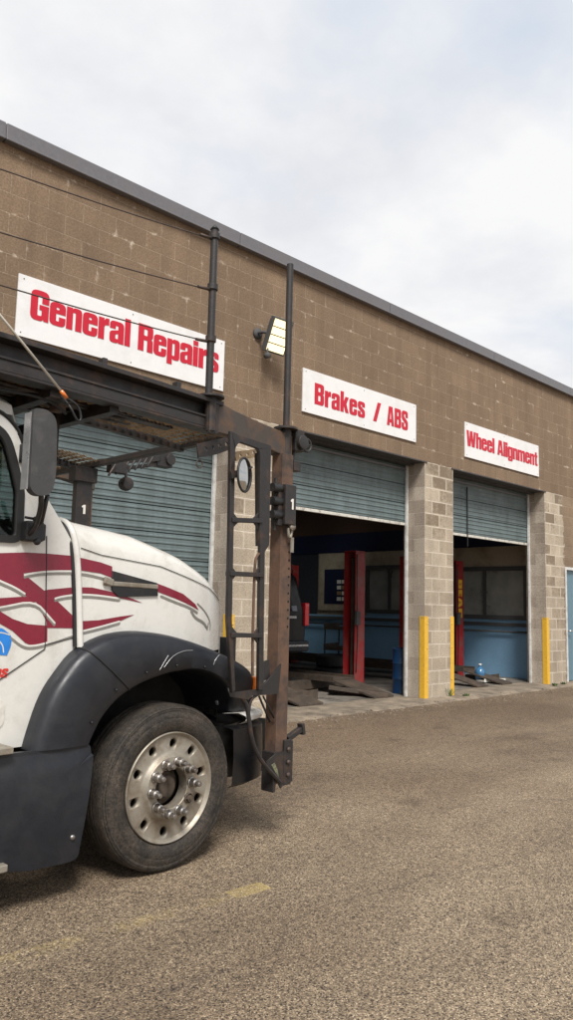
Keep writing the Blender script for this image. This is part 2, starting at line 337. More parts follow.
def box(bm, x0, x1, y0, y1, z0, z1, mi=0, rot=None, piv=None):
    vs = [bm.verts.new((x, y, z)) for x in (x0, x1) for y in (y0, y1) for z in (z0, z1)]
    if rot is not None:
        c = Vector(piv) if piv is not None else Vector(((x0+x1)/2, (y0+y1)/2, (z0+z1)/2))
        for v in vs: v.co = rot @ (v.co - c) + c
    for f in ((0, 1, 3, 2), (4, 6, 7, 5), (0, 4, 5, 1), (2, 3, 7, 6), (0, 2, 6, 4), (1, 5, 7, 3)):
        fc = bm.faces.new([vs[i] for i in f]); fc.material_index = mi
    return vs
def frame_at(d):
    d = d.normalized(); u = Vector((0, 0, 1)) if abs(d.z) < .9 else Vector((1, 0, 0))
    a = d.cross(u).normalized(); return a, d.cross(a).normalized()
def tube(bm, pts, r, seg=8, mi=0, caps=True):
    pts = [Vector(p) for p in pts]; rings = []
    rs = r if isinstance(r, (list, tuple)) else [r]*len(pts)
    a = None
    for i, p in enumerate(pts):
        d = (pts[min(i+1, len(pts)-1)] - pts[max(i-1, 0)])
        if a is None: a, b = frame_at(d)
        else:
            dn = d.normalized(); a = (a - dn*a.dot(dn)).normalized(); b = dn.cross(a)
        rings.append([bm.verts.new(p + (a*cos(2*pi*k/seg) + b*sin(2*pi*k/seg))*rs[i]) for k in range(seg)])
    for i in range(len(rings)-1):
        for k in range(seg):
            f = bm.faces.new((rings[i][k], rings[i][(k+1) % seg], rings[i+1][(k+1) % seg], rings[i+1][k])); f.material_index = mi; f.smooth = True
    if caps:
        for rg in (rings[0], rings[-1]): bm.faces.new(rg).material_index = mi
def bar(bm, p0, p1, wy, wz, mi=0, up=(0, 0, 1)):
    """rectangular bar from p0 to p1, widths along the side axis and the up-ish axis"""
    p0, p1 = Vector(p0), Vector(p1); d = (p1-p0).normalized(); u = Vector(up); s = d.cross(u).normalized(); u = s.cross(d)
    vs = [bm.verts.new(p + s*a*wy/2 + u*b*wz/2) for p in (p0, p1) for a in (-1, 1) for b in (-1, 1)]
    for f in ((0, 1, 3, 2), (4, 6, 7, 5), (0, 4, 5, 1), (2, 3, 7, 6), (0, 2, 6, 4), (1, 5, 7, 3)): bm.faces.new([vs[i] for i in f]).material_index = mi
def lathe(bm, prof, seg=48, axis='y', c=(0, 0, 0), mi=0, closed=False):
    """prof: list of (radius, offset along axis)"""
    rings = []
    for r, o in prof:
        ring = []
        for k in range(seg):
            a = 2*pi*k/seg
            if axis == 'y': p = (c[0]+r*cos(a), c[1]+o, c[2]+r*sin(a))
            elif axis == 'z': p = (c[0]+r*cos(a), c[1]+r*sin(a), c[2]+o)
            else: p = (c[0]+o, c[1]+r*cos(a), c[2]+r*sin(a))
            ring.append(bm.verts.new(p))
        rings.append(ring)
    n = len(rings)
    for i in range(n if closed else n-1):
        for k in range(seg):
            f = bm.faces.new((rings[i][k], rings[i][(k+1) % seg], rings[(i+1) % n][(k+1) % seg], rings[(i+1) % n][k])); f.smooth = True; f.material_index = mi
    if not closed:
        for rg, (r, o) in ((rings[0], prof[0]), (rings[-1], prof[-1])):
            if r < .02: bm.faces.new(rg).material_index = mi
    return rings
def disc(bm, c, r, axis='y', seg=24, h=.01, mi=0):
    lathe(bm, [(0.0005, 0), (r, 0), (r, h), (.0005, h)], seg, axis, c, mi)
def nbm(): return bmesh.new()
def rounded(pts, n=5):
    """outline points (x, y[, corner radius]) -> list of points with the corners rounded"""
    o = []; L = len(pts)
    for i, p in enumerate(pts):
        P = Vector(p[:2]); r = p[2] if len(p) > 2 else 0
        if r <= 0: o.append(P); continue
        A = Vector(pts[i-1][:2]); B = Vector(pts[(i+1) % L][:2]); da = (A-P); db = (B-P)
        ra = min(r, da.length*.5); rb = min(r, db.length*.5); a = P+da.normalized()*ra; b = P+db.normalized()*rb
        for k in range(n+1):
            t = k/n; o.append(a*(1-t)**2 + P*2*t*(1-t) + b*t*t)
    return o
def flat(name, contours, thick, mat, parent=None, fn=None, bevel=0, smooth=False, tri=None):
    """filled outline (even-odd, holes allowed) given thickness; fn maps (a, b, t) to xyz. Returns the object."""
    cu = bpy.data.curves.new('outline', 'CURVE'); cu.dimensions = '2D'; cu.fill_mode = 'BOTH'; cu.extrude = max(thick/2, 1e-5)
    for ct in contours:
        sp = cu.splines.new('POLY'); sp.points.add(len(ct)-1); sp.use_cyclic_u = True
        for i, p in enumerate(ct): sp.points[i].co = (p[0], p[1], 0, 1)
    t = bpy.data.objects.new('outline', cu); COL.objects.link(t)
    dg = bpy.context.evaluated_depsgraph_get(); dg.update()
    me = bpy.data.meshes.new_from_object(t.evaluated_get(dg)); bpy.data.objects.remove(t); bpy.data.curves.remove(cu)
    bm = nbm(); bm.from_mesh(me); bpy.data.meshes.remove(me)
    bmesh.ops.remove_doubles(bm, verts=bm.verts, dist=1e-5)
    if tri:
        for _ in range(3):
            es = [e_ for e_ in bm.edges if e_.calc_length() > tri]
            if not es: break
            bmesh.ops.subdivide_edges(bm, edges=es, cuts=1); bmesh.ops.triangulate(bm, faces=bm.faces)
    fn = fn or (lambda a, b, t: (a, t, b))
    for v in bm.verts: v.co = Vector(fn(v.co.x, v.co.y, v.co.z))
    for f in bm.faces: f.material_index = 0
    return ob(name, bm, mat, parent, smooth, bevel)
def rrect(x0, z0, x1, z1, r=0): return rounded([(x0, z0, r), (x1, z0, r), (x1, z1, r), (x0, z1, r)])
def circ(x, z, r, n=16): return [(x+r*cos(2*pi*k/n), z+r*sin(2*pi*k/n)) for k in range(n)]
def resample(pts, n):
    P = [Vector(p) for p in pts]; L = [0]
    for i in range(1, len(P)): L.append(L[-1]+(P[i]-P[i-1]).length)
    o = []
    for k in range(n):
        s = L[-1]*k/(n-1); i = max(j for j in range(len(L)) if L[j] <= s+1e-9); i = min(i, len(P)-2)
        t = (s-L[i])/max(L[i+1]-L[i], 1e-9); o.append(P[i].lerp(P[i+1], t))
    return o
def smoothpts(pts, it=2):
    P = [Vector(p) for p in pts]
    for _ in range(it):
        Q = [P[0]]
        for i in range(len(P)-1): Q += [P[i].lerp(P[i+1], .25), P[i].lerp(P[i+1], .75)]
        Q.append(P[-1]); P = Q
    return P
def interp(x, tab):
    if x <= tab[0][0]: return tab[0][1]
    for (a, b), (c, d) in zip(tab, tab[1:]):
        if x <= c: return b + (d-b)*(x-a)/(c-a)
    return tab[-1][1]

# ------------------------------------------------------------------ lettering (heavy condensed capitals and lower case, cap height 1)
h_ = lambda x0, y0, x1, y1, r=.05: [(x0, y0, r), (x1, y0, r), (x1, y1, r), (x0, y1, r)]
GL = {
 'e': (.5, [[(.5, .42), (.19, .42), (.19, .13, .04), (.31, .13, .04), (.31, .29), (.5, .29), (.5, -.01, .17), (0, -.01, .17), (0, .78, .17), (.5, .78, .17)], h_(.19, .53, .31, .64)]),
 'n': (.5, [[(0, 0), (0, .77), (.18, .77), (.18, .71), (.25, .78, .03), (.5, .78, .14), (.5, 0), (.31, 0), (.31, .63, .04), (.19, .63, .04), (.19, 0)]]),
 'r': (.36, [[(0, 0), (0, .77), (.18, .77), (.18, .67), (.26, .78, .03), (.36, .78), (.36, .56), (.22, .54, .03), (.19, .45), (.19, 0)]]),
 'a': (.5, [[(0, -.01, .12), (0, .38, .1), (.31, .47), (.31, .64, .04), (.19, .64, .04), (.19, .51), (0, .51), (0, .78, .16), (.5, .78, .16), (.5, 0), (.32, 0), (.32, .07), (.25, -.01, .04)], [(.19, .13, .04), (.19, .31), (.31, .36), (.31, .13, .04)]]),
 'l': (.19, [h_(0, 0, .19, 1, 0)]), 'i': (.19, [h_(0, 0, .19, .77, 0), h_(0, .84, .19, 1, 0)]),
 'p': (.5, [[(0, -.2), (0, .77), (.18, .77), (.18, .71), (.26, .78, .03), (.5, .78, .14), (.5, -.01, .14), (.26, -.01, .03), (.19, .05), (.19, -.2)], h_(.19, .13, .31, .64)]),
 's': (.48, [[(0, -.01, .14), (0, .27), (.18, .27), (.18, .13, .03), (.30, .13, .03), (.30, .25, .04), (0, .45, .1), (0, .78, .16), (.47, .78, .16), (.47, .54), (.30, .54), (.30, .64, .03), (.18, .64, .03), (.18, .54, .04), (.48, .34, .1), (.48, -.01, .14)]]),
 'k': (.52, [[(0, 0), (0, 1), (.19, 1), (.19, .5), (.32, .77), (.51, .77), (.37, .43), (.52, 0), (.33, 0), (.22, .32), (.19, .27), (.19, 0)]]),
 'h': (.5, [[(0, 0), (0, 1), (.19, 1), (.19, .71), (.26, .78, .03), (.5, .78, .14), (.5, 0), (.31, 0), (.31, .63, .04), (.192, .63, .04), (.19, 0)]]),
 'g': (.5, [[(0, -.2, .12), (0, -.04), (.19, -.04), (.19, -.09), (.31, -.09), (.31, .05), (.25, .0, .03), (0, 0, .12), (0, .78, .14), (.25, .78, .03), (.32, .71), (.32, .77), (.5, .77), (.5, -.2, .14)], h_(.19, .13, .31, .64)]),
 'm': (.81, [[(0, 0), (0, .77), (.18, .77), (.18, .72), (.25, .78, .03), (.45, .78, .06), (.5, .71), (.57, .78, .03), (.81, .78, .14), (.81, 0), (.62, 0), (.62, .63, .04), (.5, .63, .04), (.5, 0), (.31, 0), (.31, .63, .04), (.19, .63, .04), (.19, 0)]]),
 't': (.34, [[(.07, 0, .08), (.07, .63), (0, .63), (0, .76), (.07, .76), (.07, .95), (.26, .95), (.26, .76), (.34, .76), (.34, .63), (.26, .63), (.26, .14), (.34, .14), (.34, 0)]]),
 'G': (.56, [[(0, -.01, .2), (0, 1.01, .2), (.56, 1.01, .2), (.56, .6), (.36, .6), (.36, .86, .05), (.2, .86, .05), (.2, .14, .05), (.36, .14, .05), (.36, .37), (.28, .37), (.28, .52), (.56, .52), (.56, 0), (.43, 0), (.41, .07), (.34, -.01, .04)]]),
 'R': (.56, [[(0, 0), (0, 1), (.56, 1, .16), (.56, .55, .08), (.48, .5, .02), (.56, .44, .06), (.56, 0), (.36, 0), (.36, .43, .04), (.2, .43), (.2, 0)], h_(.2, .58, .36, .85)]),
 'B': (.56, [[(0, 0), (0, 1), (.55, 1, .14), (.55, .57, .08), (.47, .525, .02), (.56, .47, .08), (.56, 0, .14)], h_(.2, .6, .35, .84), h_(.2, .15, .36, .45)]),
 'A': (.6, [[(0, 0), (.15, 1), (.45, 1), (.6, 0), (.4, 0), (.385, .17), (.215, .17), (.2, 0)], [(.235, .33), (.365, .33), (.3, .83)]]),
 'S': (.55, [[(0, -.01, .18), (0, .35), (.2, .35), (.2, .14, .05), (.35, .14, .05), (.35, .33, .06), (0, .56, .12), (0, 1.01, .18), (.54, 1.01, .18), (.54, .68), (.35, .68), (.35, .86, .05), (.2, .86, .05), (.2, .68, .06), (.55, .46, .12), (.55, -.01, .18)]]),
 'W': (.88, [[(0, 1), (.11, 0), (.37, 0), (.44, .5), (.51, 0), (.77, 0), (.88, 1), (.69, 1), (.63, .35), (.55, 1), (.33, 1), (.26, .35), (.19, 1)]]),
 'E': (.42, [[(0, 0), (0, 1), (.42, 1), (.42, .83), (.2, .83), (.2, .6), (.39, .6), (.39, .43), (.2, .43), (.2, .17), (.42, .17), (.42, 0)]]),
 '/': (.36, [[(0, 0), (.22, 1), (.36, 1), (.14, 0)]]), '1': (.34, [[(.14, 0), (.14, .72), (0, .72), (0, .84), (.18, 1), (.34, 1), (.34, 0)]]),
 ' ': (.22, []),
}
def text_contours(s, width=None, height=1.0, gap=.055, shear=0):
    cs = []; x = 0
    def grow(P, d):
        n = len(P); ar = sum(P[i].x*P[(i+1) % n].y - P[(i+1) % n].x*P[i].y for i in range(n)); sg = 1 if ar > 0 else -1; o = []
        for i in range(n):
            a, b, c = P[i-1], P[i], P[(i+1) % n]; u = (b-a); v = (c-b)
            if u.length < 1e-6: u = v
            if v.length < 1e-6: v = u
            if u.length < 1e-6: o.append(b); continue
            nu = Vector((u.y, -u.x)).normalized()*sg; nv = Vector((v.y, -v.x)).normalized()*sg; m = (nu+nv)
            if m.length < .3: o.append(b); continue
            m.normalize(); o.append(b + m*d/max(.5, m.dot(nu)))
        return o
    for ch in s:
        wd, ct = GL[ch]
        for k, c in enumerate(ct):
            P = rounded(c, 4); big = ct[0]
            hole = k > 0 and ch != 'i'
            cs.append([(p.x + x, p.y) for p in grow(P, -.011 if hole else .013)])
        x += wd + gap
    x -= gap; sx = (width/x) if width else height
    return [[(a*sx + shear*b*height, b*height) for a, b in c] for c in cs]
def write(name, s, mat, parent, x0, x1, z0, h, fn, gap=.055, thick=.003, shear=0):
    ct = text_contours(s, x1-x0, h, gap, shear)
    return flat(name, [[(a+x0, b+z0) for a, b in c] for c in ct], thick, mat, parent, fn)

# ================================================================== GROUND
def gz(y):
    # the yard falls away from the building
    return interp(y, [(-60, -.30), (-8, -.222), (-5.5, -.195), (-3.2, -.153), (-1.8, -.097), (-.9, -.055), (-.42, -.03), (.0, -.012), (.3, -.012)])
bm = nbm()
xs = [-900, -200, -60] + [-30+1.0*i for i in range(61)] + [60, 200, 900]
ys = [-900, -200, -60, -30, -15] + [-12+.4*i for i in range(30)] + [.0]
g = [[bm.verts.new((x, y, gz(y) + (.012*noise.noise(Vector((x*.5, y*.5, 0))) if -12 < y < -.5 and abs(x) < 30 else 0))) for y in ys] for x in xs]
for i in range(len(xs)-1):
    for j in range(len(ys)-1): bm.faces.new((g[i][j], g[i+1][j], g[i+1][j+1], g[i][j+1]))
# beyond the facade: plain ground each side of and behind the shop
for (x0, x1, y0, y1) in ((-900, -16.5, 0, 900), (16.5, 900, 0, 900), (-16.5, 16.5, 15.5, 900)):
    bm.faces.new([bm.verts.new(p) for p in ((x0, y0, -.012), (x1, y0, -.012), (x1, y1, -.012), (x0, y1, -.012))])
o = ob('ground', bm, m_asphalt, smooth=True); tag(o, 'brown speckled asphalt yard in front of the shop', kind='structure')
# shop floor and its broken concrete edge
bm = nbm(); box(bm, -16, 16, .45, 15, -.2, 0)
tag(ob('shop_floor', bm, m_floor), 'dark stained concrete floor inside the shop', kind='structure')
bm = nbm(); NX = 260; rows = [(.45, 0), (.2, .0), (-.02, .0), (-.18, -.004), (-.30, -.012), (-.40, -.045)]
gr = []
for i in range(NX+1):
    x = -16 + 32*i/NX; r_ = []
    for k, (y, z) in enumerate(rows):
        jit = noise.noise(Vector((x*2.3, k, 0)))*.09 + noise.noise(Vector((x*9, k, 3)))*.03 if k > 2 else 0
        yy = y + jit; zz_ = z + (noise.noise(Vector((x*5, k*3, 1)))*.012 if k > 2 else 0)
        if k >= 5: zz_ = gz(yy) - .012
        r_.append(bm.verts.new((x, yy, zz_)))
    gr.append(r_)
for i in range(NX):
    for k in range(len(rows)-1): bm.faces.new((gr[i][k], gr[i+1][k], gr[i+1][k+1], gr[i][k+1]))
tag(ob('concrete_apron', bm, m_slab, smooth=True), 'crumbling concrete edge along the shop front', kind='structure')

# ================================================================== BUILDING
ZL_ = 3.658; ZT = 5.765; DY = .36      # lintel height, wall top, depth of the door plane
bays = [(-7.16, -3.96), (-3.168, 0.0), (.792, 3.95)]
bld = empty('repair_shop', (0, 0, 0), 0, 'long brown painted concrete block repair shop with three roll-up bay doors', 'building')
# main wall: front faces, jambs and soffits use their own materials
fr_ = nbm()
def qf(bm, pts, mi=0): f = bm.faces.new([bm.verts.new(p) for p in pts]); f.material_index = mi; return f
MAND = (4.78, 5.76, 2.2)
def wallbox(bm, x0, x1, z0, z1, fm, sides=True, y1=.4, bottom=2):
    qf(bm, ((x0, 0, z0), (x1, 0, z0), (x1, 0, z1), (x0, 0, z1)), fm)
    qf(bm, ((x0, y1, z0), (x1, y1, z0), (x1, y1, z1), (x0, y1, z1)), 3)
    for x in (x0, x1): qf(bm, ((x, 0, z0), (x, y1, z0), (x, y1, z1), (x, 0, z1)), 1)
    qf(bm, ((x0, 0, z0), (x1, 0, z0), (x1, y1, z0), (x0, y1, z0)), bottom); qf(bm, ((x0, 0, z1), (x1, 0, z1), (x1, y1, z1), (x0, y1, z1)), bottom)
wallbox(fr_, -16, 16, ZL_, ZT, 0)
ob('upper_wall', fr_, [m_upper, m_upper, m_lintel, m_parti], bld)
segs = [(-16, -7.16), (-3.96, -3.168), (0, .792), (3.95, MAND[0]-.03), (MAND[1]+.03, 16)]
for k, (x0, x1) in enumerate(segs):
    bm = nbm(); wallbox(bm, x0, x1, -.2, ZL_-.002, 0)
    ob('wall_pier', bm, [m_pier, m_jamb, m_lintel, m_parti], bld)
bm = nbm(); wallbox(bm, MAND[0]-.03, MAND[1]+.03, MAND[2]+.04, ZL_-.002, 0); ob('door_lintel_wall', bm, [m_pier, m_jamb, m_lintel, m_parti], bld)
# steel lintels over the bays
for x0, x1 in bays:
    bm = nbm(); box(bm, x0-.05, x1+.05, -.012, .35, ZL_-.022, ZL_-.004); box(bm, x0+.001, x1-.001, .20, .33, ZL_-.045, ZL_-.022)
    ob('steel_lintel', bm, m_lintel, bld)
# coping: sections with seams
bm = nbm(); x = -16.1
while x < 16.1:
    x1 = min(x+3.02, 16.1); box(bm, x, x1-.012, -.07, .5, ZT+.012, ZT+.172); box(bm, x, x1-.012, -.085, .0, ZT-.004, ZT+.016)
    box(bm, x1-.012, x1, -.062, .5, ZT+.012, ZT+.168); x = x1
ob('roof_coping', bm, m_coping, bld, bevel=.006)
# side, back walls, roof, ceiling
bm = nbm(); box(bm, -16, -15.6, .4, 15.2, -.2, ZT); box(bm, 15.6, 16, .4, 15.2, -.2, ZT); box(bm, -15.6, 15.6, 14.8, 15.2, -.2, ZT)
ob('rear_wall', bm, m_upper, bld)
bm = nbm(); Z0_, Z1_ = ZT-.25, ZT-.03
for a in ((-15.6, 15.6, .4, 3.0), (-15.6, 15.6, 9.0, 14.8), (-15.6, -2.6, 3.001, 8.999), (-.6, 1.4, 3.001, 8.999), (3.4, 15.6, 3.001, 8.999)): box(bm, *a, Z0_, Z1_)  # gaps left open for the added skylights
ob('roof_deck', bm, m_paper, bld)
for xa_ in (-2.6, 1.4):
    bm = nbm(); box(bm, xa_-.05, xa_+2.05, 2.95, 9.05, ZT-.02, ZT+.0); ob('added_skylight', bm, m_added_skylight, bld)  # unseen skylights, added to let more daylight into the bays
bm = nbm()
for k in range(8): box(bm, -15.6, 15.6, 1.5+1.7*k, 1.62+1.7*k, ZT-.65, ZT-.26)
ob('roof_joists', bm, m_intdark, bld)
# roll-up doors, made of ribbed sections
def rollup(x0, x1, zb, name='roll_up_door'):
    d0 = nbm(); z = zb; P = .305; y = DY
    prof = []
    while z < ZL_+.10:
        z1 = z+P; k = z + .012
        prof += [(z, y+.016), (z+.007, y+.016), (z+.010, y+.001)]
        for j in range(4):
            a = z + .012 + j*(P-.02)/4; st = (P-.02)/4
            prof += [(a+st*.30, y), (a+st*.42, y-.008), (a+st*.62, y-.008), (a+st*.74, y)]
        prof += [(z1-.006, y+.001)]
        z = z1
    prev = None
    for zz1, yy in prof:
        cur = (d0.verts.new((x0+.005, yy, zz1)), d0.verts.new((x1-.005, yy, zz1)))
        if prev:
            f = d0.faces.new((prev[0], prev[1], cur[1], cur[0]))
            if yy > y+.012 and prev[0].co.y > y+.012: f.material_index = 1
        prev = cur
    o = ob(name, d0, [m_door, m_doorseam], bld)
    sb = nbm(); box(sb, x0+.01, x1-.01, y-.012, y+.03, zb-.045, zb-.001)
    ob('bottom_seal', sb, m_weather, o, bevel=.004)
    for xa_ in (x1-.05, x0+.004):
        tk = nbm(); box(tk, xa_, xa_+.046, y-.05, y-.018, 0, ZL_-.03); ob('door_track', tk, m_trim, bld)
    tb = nbm(); box(tb, x0+.06, x1-.06, y-.04, y-.018, ZL_-.12, ZL_-.09)
    ob('head_trim', tb, m_coping, bld)
    return o
rollup(*bays[0], .02)
rollup(*bays[1], 2.70)
d3 = rollup(*bays[2], 2.66)
bm = nbm(); box(bm, 1.755, 1.77, DY-.03, DY-.012, 2.45, 3.5); ob('pull_strap', bm, m_black, d3)
# man door
bm = nbm(); box(bm, MAND[0]+.03, MAND[1]-.03, .05, .10, .01, MAND[2]-.02); md = ob('entry_door', bm, m_mandoor, bld, bevel=.004)
bm = nbm()
box(bm, MAND[0]-.028, MAND[0]+.03, -.01, .2, 0, MAND[2]+.038); box(bm, MAND[1]-.03, MAND[1]+.028, -.01, .2, 0, MAND[2]+.038); box(bm, MAND[0]+.031, MAND[1]-.031, -.01, .2, MAND[2]-.018, MAND[2]+.038)
ob('door_frame', bm, m_trim, md)
bm = nbm(); tube(bm, [(MAND[0]+.12, .05, .98), (MAND[0]+.12, -.02, .98), (MAND[0]+.22, -.03, .98)], .012); disc(bm, (MAND[0]+.12, .035, .98), .035); ob('handle', bm, m_handle, md)
# office partition inside (blue below, windows, dark band above)
OX = 4.6
bm = nbm()
def wx(y0, y1, z0, z1, mi, t=.0): box(bm, OX-t, OX+.12, y0, y1, z0, z1, mi)
wins = [(.75, 2.65, 1.20, 2.22), (3.55, 4.88, 1.25, 2.30)]
wx(.401, 14.8, 0, 1.14, 0)
ys_ = [.401]
for y0, y1, z0, z1 in wins:
    wx(ys_[-1], y0, 1.141, 2.68, 1); wx(y0, y1, 1.141, z0, 0); wx(y0, y1, z1, 2.68, 1); ys_.append(y1)
wx(ys_[-1], 6.5, 1.141, 2.68, 1); wx(6.501, 14.8, 1.141, 2.68, 4); wx(.401, 14.8, 2.681, 3.15, 2, .01); wx(.401, 14.8, 3.151, ZT-.26, 3)
ob('office_wall', bm, [m_bluewall, m_beige, m_navy, m_brownint, m_dimwall], bld)
for y0, y1, z0, z1 in wins:
    b2 = nbm(); t_ = .05
    for a in ((y0-.04, y0+t_, z0-.04, z1+.04), (y1-t_, y1+.04, z0-.04, z1+.04), ((y0+y1)/2-.03, (y0+y1)/2+.03, z0+t_, z1-t_)): box(b2, OX-.03, OX+.06, *a)
    box(b2, OX-.03, OX+.06, y0+t_+.001, y1-t_-.001, z0-.04, z0+t_); box(b2, OX-.03, OX+.06, y0+t_+.001, y1-t_-.001, z1-t_, z1+.04)
    wf = ob('office_window', b2, m_intdark, bld)
    b3 = nbm(); box(b3, OX+.02, OX+.026, y0+.05, y1-.05, z0+.05, z1-.05); ob('pane', b3, m_shopglass, wf)
bm = nbm(); box(bm, OX-.05, OX-.012, .45, 8, 1.03, 1.10); tube(bm, [(OX-.06, .45, .92), (OX-.06, 8, .92)], .02); ob('wall_conduit', bm, m_intdark, bld)
# office back wall a little way behind the windows
bm = nbm(); box(bm, OX+2.6, OX+2.7, .41, 14.8, 0, 4); ob('office_back_wall', bm, m_beige, bld)

# shelves with parts seen through the office windows
def shelf(y0, y1, zs, label, seed):
    random.seed(seed)
    r = empty('shelf_unit', (OX+1.3, (y0+y1)/2, 0), 0, label, 'shelf'); L_ = y1-y0
    for sy in (-L_/2, L_/2-.04):
        b = nbm()
        for sx in (0, .38): box(b, sx, sx+.04, sy, sy+.04, 0, zs[-1]+.3)
        for z_ in zs: box(b, .041, .379, sy+.005, sy+.035, z_-.04, z_-.003)
        ob('shelf_frame', b, m_steel, r)
    for z in zs:
        b = nbm(); box(b, 0, .42, -L_/2, L_/2, z, z+.03); ob('shelf_board', b, m_steel, r)
    return r
def clutter(y0, y1, zs, words, seed):
    random.seed(seed)
    cols = [(m_tan, 'tan'), (m_paper, 'white'), (m_drum, 'blue'), (m_lift, 'red'), (m_silver, 'grey')]
    for z, lev in zip(zs, ('lower', 'upper')):
        random.shuffle(cols); n = len(cols); pitch = (y1-y0-.1)/n
        for i, (mm, cn) in enumerate(cols):
            wd = pitch*random.uniform(.55, .9); hh = random.uniform(.14, .34); y = y0+.05+pitch*(i+.5)
            b = nbm(); box(b, -.12, .12, -wd/2, wd/2, 0, hh); box(b, -.122, .122, -wd/2-.002, wd/2+.002, hh*.82, hh+.004)
            o = ob('parts_box', b, mm, None, bevel=.006, loc=(OX+1.5, y, z+.031))
            tag(o, f"{cn} parts box on the {lev} shelf board behind the {words} window", 'box', 'parts boxes on the office shelves')
shelf(.8, 2.6, (.6, 1.25, 1.75), 'dark metal shelf unit behind the near office window', 3)
clutter(.8, 2.6, (1.25, 1.75), 'near office', 5)
shelf(3.5, 4.9, (.6, 1.3, 1.85), 'dark metal shelf unit behind the far office window', 4)
clutter(3.5, 4.9, (1.3, 1.85), 'far office', 9)

# beige notice board with dark blue field, far along the office wall
r = empty('notice_board', (OX-.012, 5.72, 1.25), 0, 'tall pale framed notice board with dark blue field behind the red lift post', 'notice board')
b = nbm(); box(b, -.03, 0, -.72, .72, 0, 1.42); ob('board_frame', b, m_beige, r)
b = nbm(); box(b, -.036, -.031, -.55, .52, .16, 1.02); ob('blue_field', b, m_navy, r)
for i in range(3):
    for j in range(4):
        b = nbm(); box(b, -.045, -.037, -.36+i*.16, -.23+i*.16, .24+j*.14, .33+j*.14); ob('card', b, m_paper if (i+j) % 3 else m_tan, r)

# ------------------------------------------------------------------ signs
def sign(x0, x1, z0, z1, text, tx0, tx1, tz, th, label, gap=.055):
    cx, cz = (x0+x1)/2, (z0+z1)/2
    r = empty('shop_sign', (cx, 0, cz), 0, label, 'sign', None)
    b = nbm(); box(b, x0-cx, x1-cx, -.024, -.004, z0-cz, z1-cz); ob('sign_panel', b, m_sign, r, bevel=.002)
    if '/' in text:   # three spaced words: a lettering part each
        for wd_, f0, f1 in (('Brakes', 0, .505), ('/', .60, .68), ('ABS', .755, 1)): write('lettering', wd_, m_signred, r, tx0-cx+(tx1-tx0)*f0, tx0-cx+(tx1-tx0)*f1, tz-cz, th, lambda a, bb, t: (a, -.0265+t, bb), gap)
    else: write('lettering', text, m_signred, r, tx0-cx, tx1-cx, tz-cz, th, lambda a, bb, t: (a, -.0265+t, bb), gap)
    for fx in (.02, .5, .98):
        for zz3 in (z0+.04, z1-.04): b = nbm(); disc(b, (x0+(x1-x0)*fx-cx, -.028, zz3-cz), .006, 'y', 10, .004); ob('sign_screw', b, m_intdark, r)
    return r
sign(-6.80, -4.18, 3.885, 4.505, 'General Repairs', -6.66, -4.27, 4.095, .295, 'wide white sign reading General Repairs in red above the truck')
sign(-2.81, -.27, 3.91, 4.505, 'Brakes  /  ABS', -2.58, -.49, 4.06, .285, 'white sign reading Brakes / ABS in red over the middle bay', .075)
sign(1.125, 3.70, 3.90, 4.50, 'Wheel Alignment', 1.17, 3.64, 4.10, .262, 'white sign reading Wheel Alignment in red over the right bay', .055)

# ------------------------------------------------------------------ wall floodlight
fl = empty('wall_floodlight', (-3.60, 0, 4.72), 0, 'lit LED floodlight tilted on the block wall beside the rack pole', 'floodlight')
b = nbm(); disc(b, (-.04, -.03, .03), .07, 'y', 20, .03); tube(b, [(-.04, -.03, .03), (-.03, -.12, .03), (.03, -.2, .0)], .02); ob('wall_bracket', b, m_intdark, fl)
Rh = Matrix.Rotation(rad(-16), 3, 'Z') @ Matrix.Rotation(rad(22), 3, 'X') @ Matrix.Rotation(rad(6), 3, 'Y')
def hx(bm):
    for v in bm.verts: v.co = Rh @ v.co + Vector((.09, -.24, -.02))
b = nbm(); box(b, -.145, .145, -.05, .03, -.22, .22)
for k in range(8): box(b, -.135+k*.036, -.120+k*.036, .03, .07, -.19, .19)
hx(b); ob('lamp_housing', b, m_intdark, fl, bevel=.008)
for k in range(4):
    b = nbm(); box(b, -.122, .122, -.058, -.0505, -.200+k*.102, -.112+k*.102); hx(b); ob('led_panel', b, m_lamp, fl)
b = nbm(); disc(b, (-.05, -.24, -.30), .035, 'y', 14, .06); tube(b, [(-.05, -.2, -.30), (-.03, -.2, -.2)], .012); ob('motion_sensor', b, m_intdark, fl)

# ------------------------------------------------------------------ yellow corner guards
def guard(x, side, label):
    """steel angle on a pier corner; side -1: jamb on the left, +1: jamb on the right"""
    r = nbm(); t = .008; L_ = .088; s = side
    z1 = 1.235
    xs_ = sorted((s*t, -s*L_)); box(r, xs_[0], xs_[1], -t, -.001, -.01, z1)
    xs_ = sorted((s*.001, s*t)); box(r, xs_[0], xs_[1], -.001+.0005, L_, -.01, z1)
    o = ob('corner_guard', r, m_yellow, None, bevel=.002, loc=(x, 0, 0))
    b = nbm()
    for z in (.25, .75, 1.12): disc(b, (-s*.06, -.014, z), .010, 'y', 10, .006)
    ob('guard_bolt', b, m_yellow, o)
    return tag(o, label, 'corner guard', 'yellow steel corner guards on the door piers')
guard(-3.96, -1, 'yellow steel corner guard behind the truck ladder, left edge of that pier')
guard(-3.168, 1, 'yellow steel corner guard just behind the rusty rack post')
guard(0.0, -1, 'yellow steel corner guard between the middle bay and the block pier')
guard(.792, 1, 'thin looking yellow corner guard at the left edge of the right bay')
guard(3.95, -1, 'yellow steel corner guard between the right bay and the teal entry door')

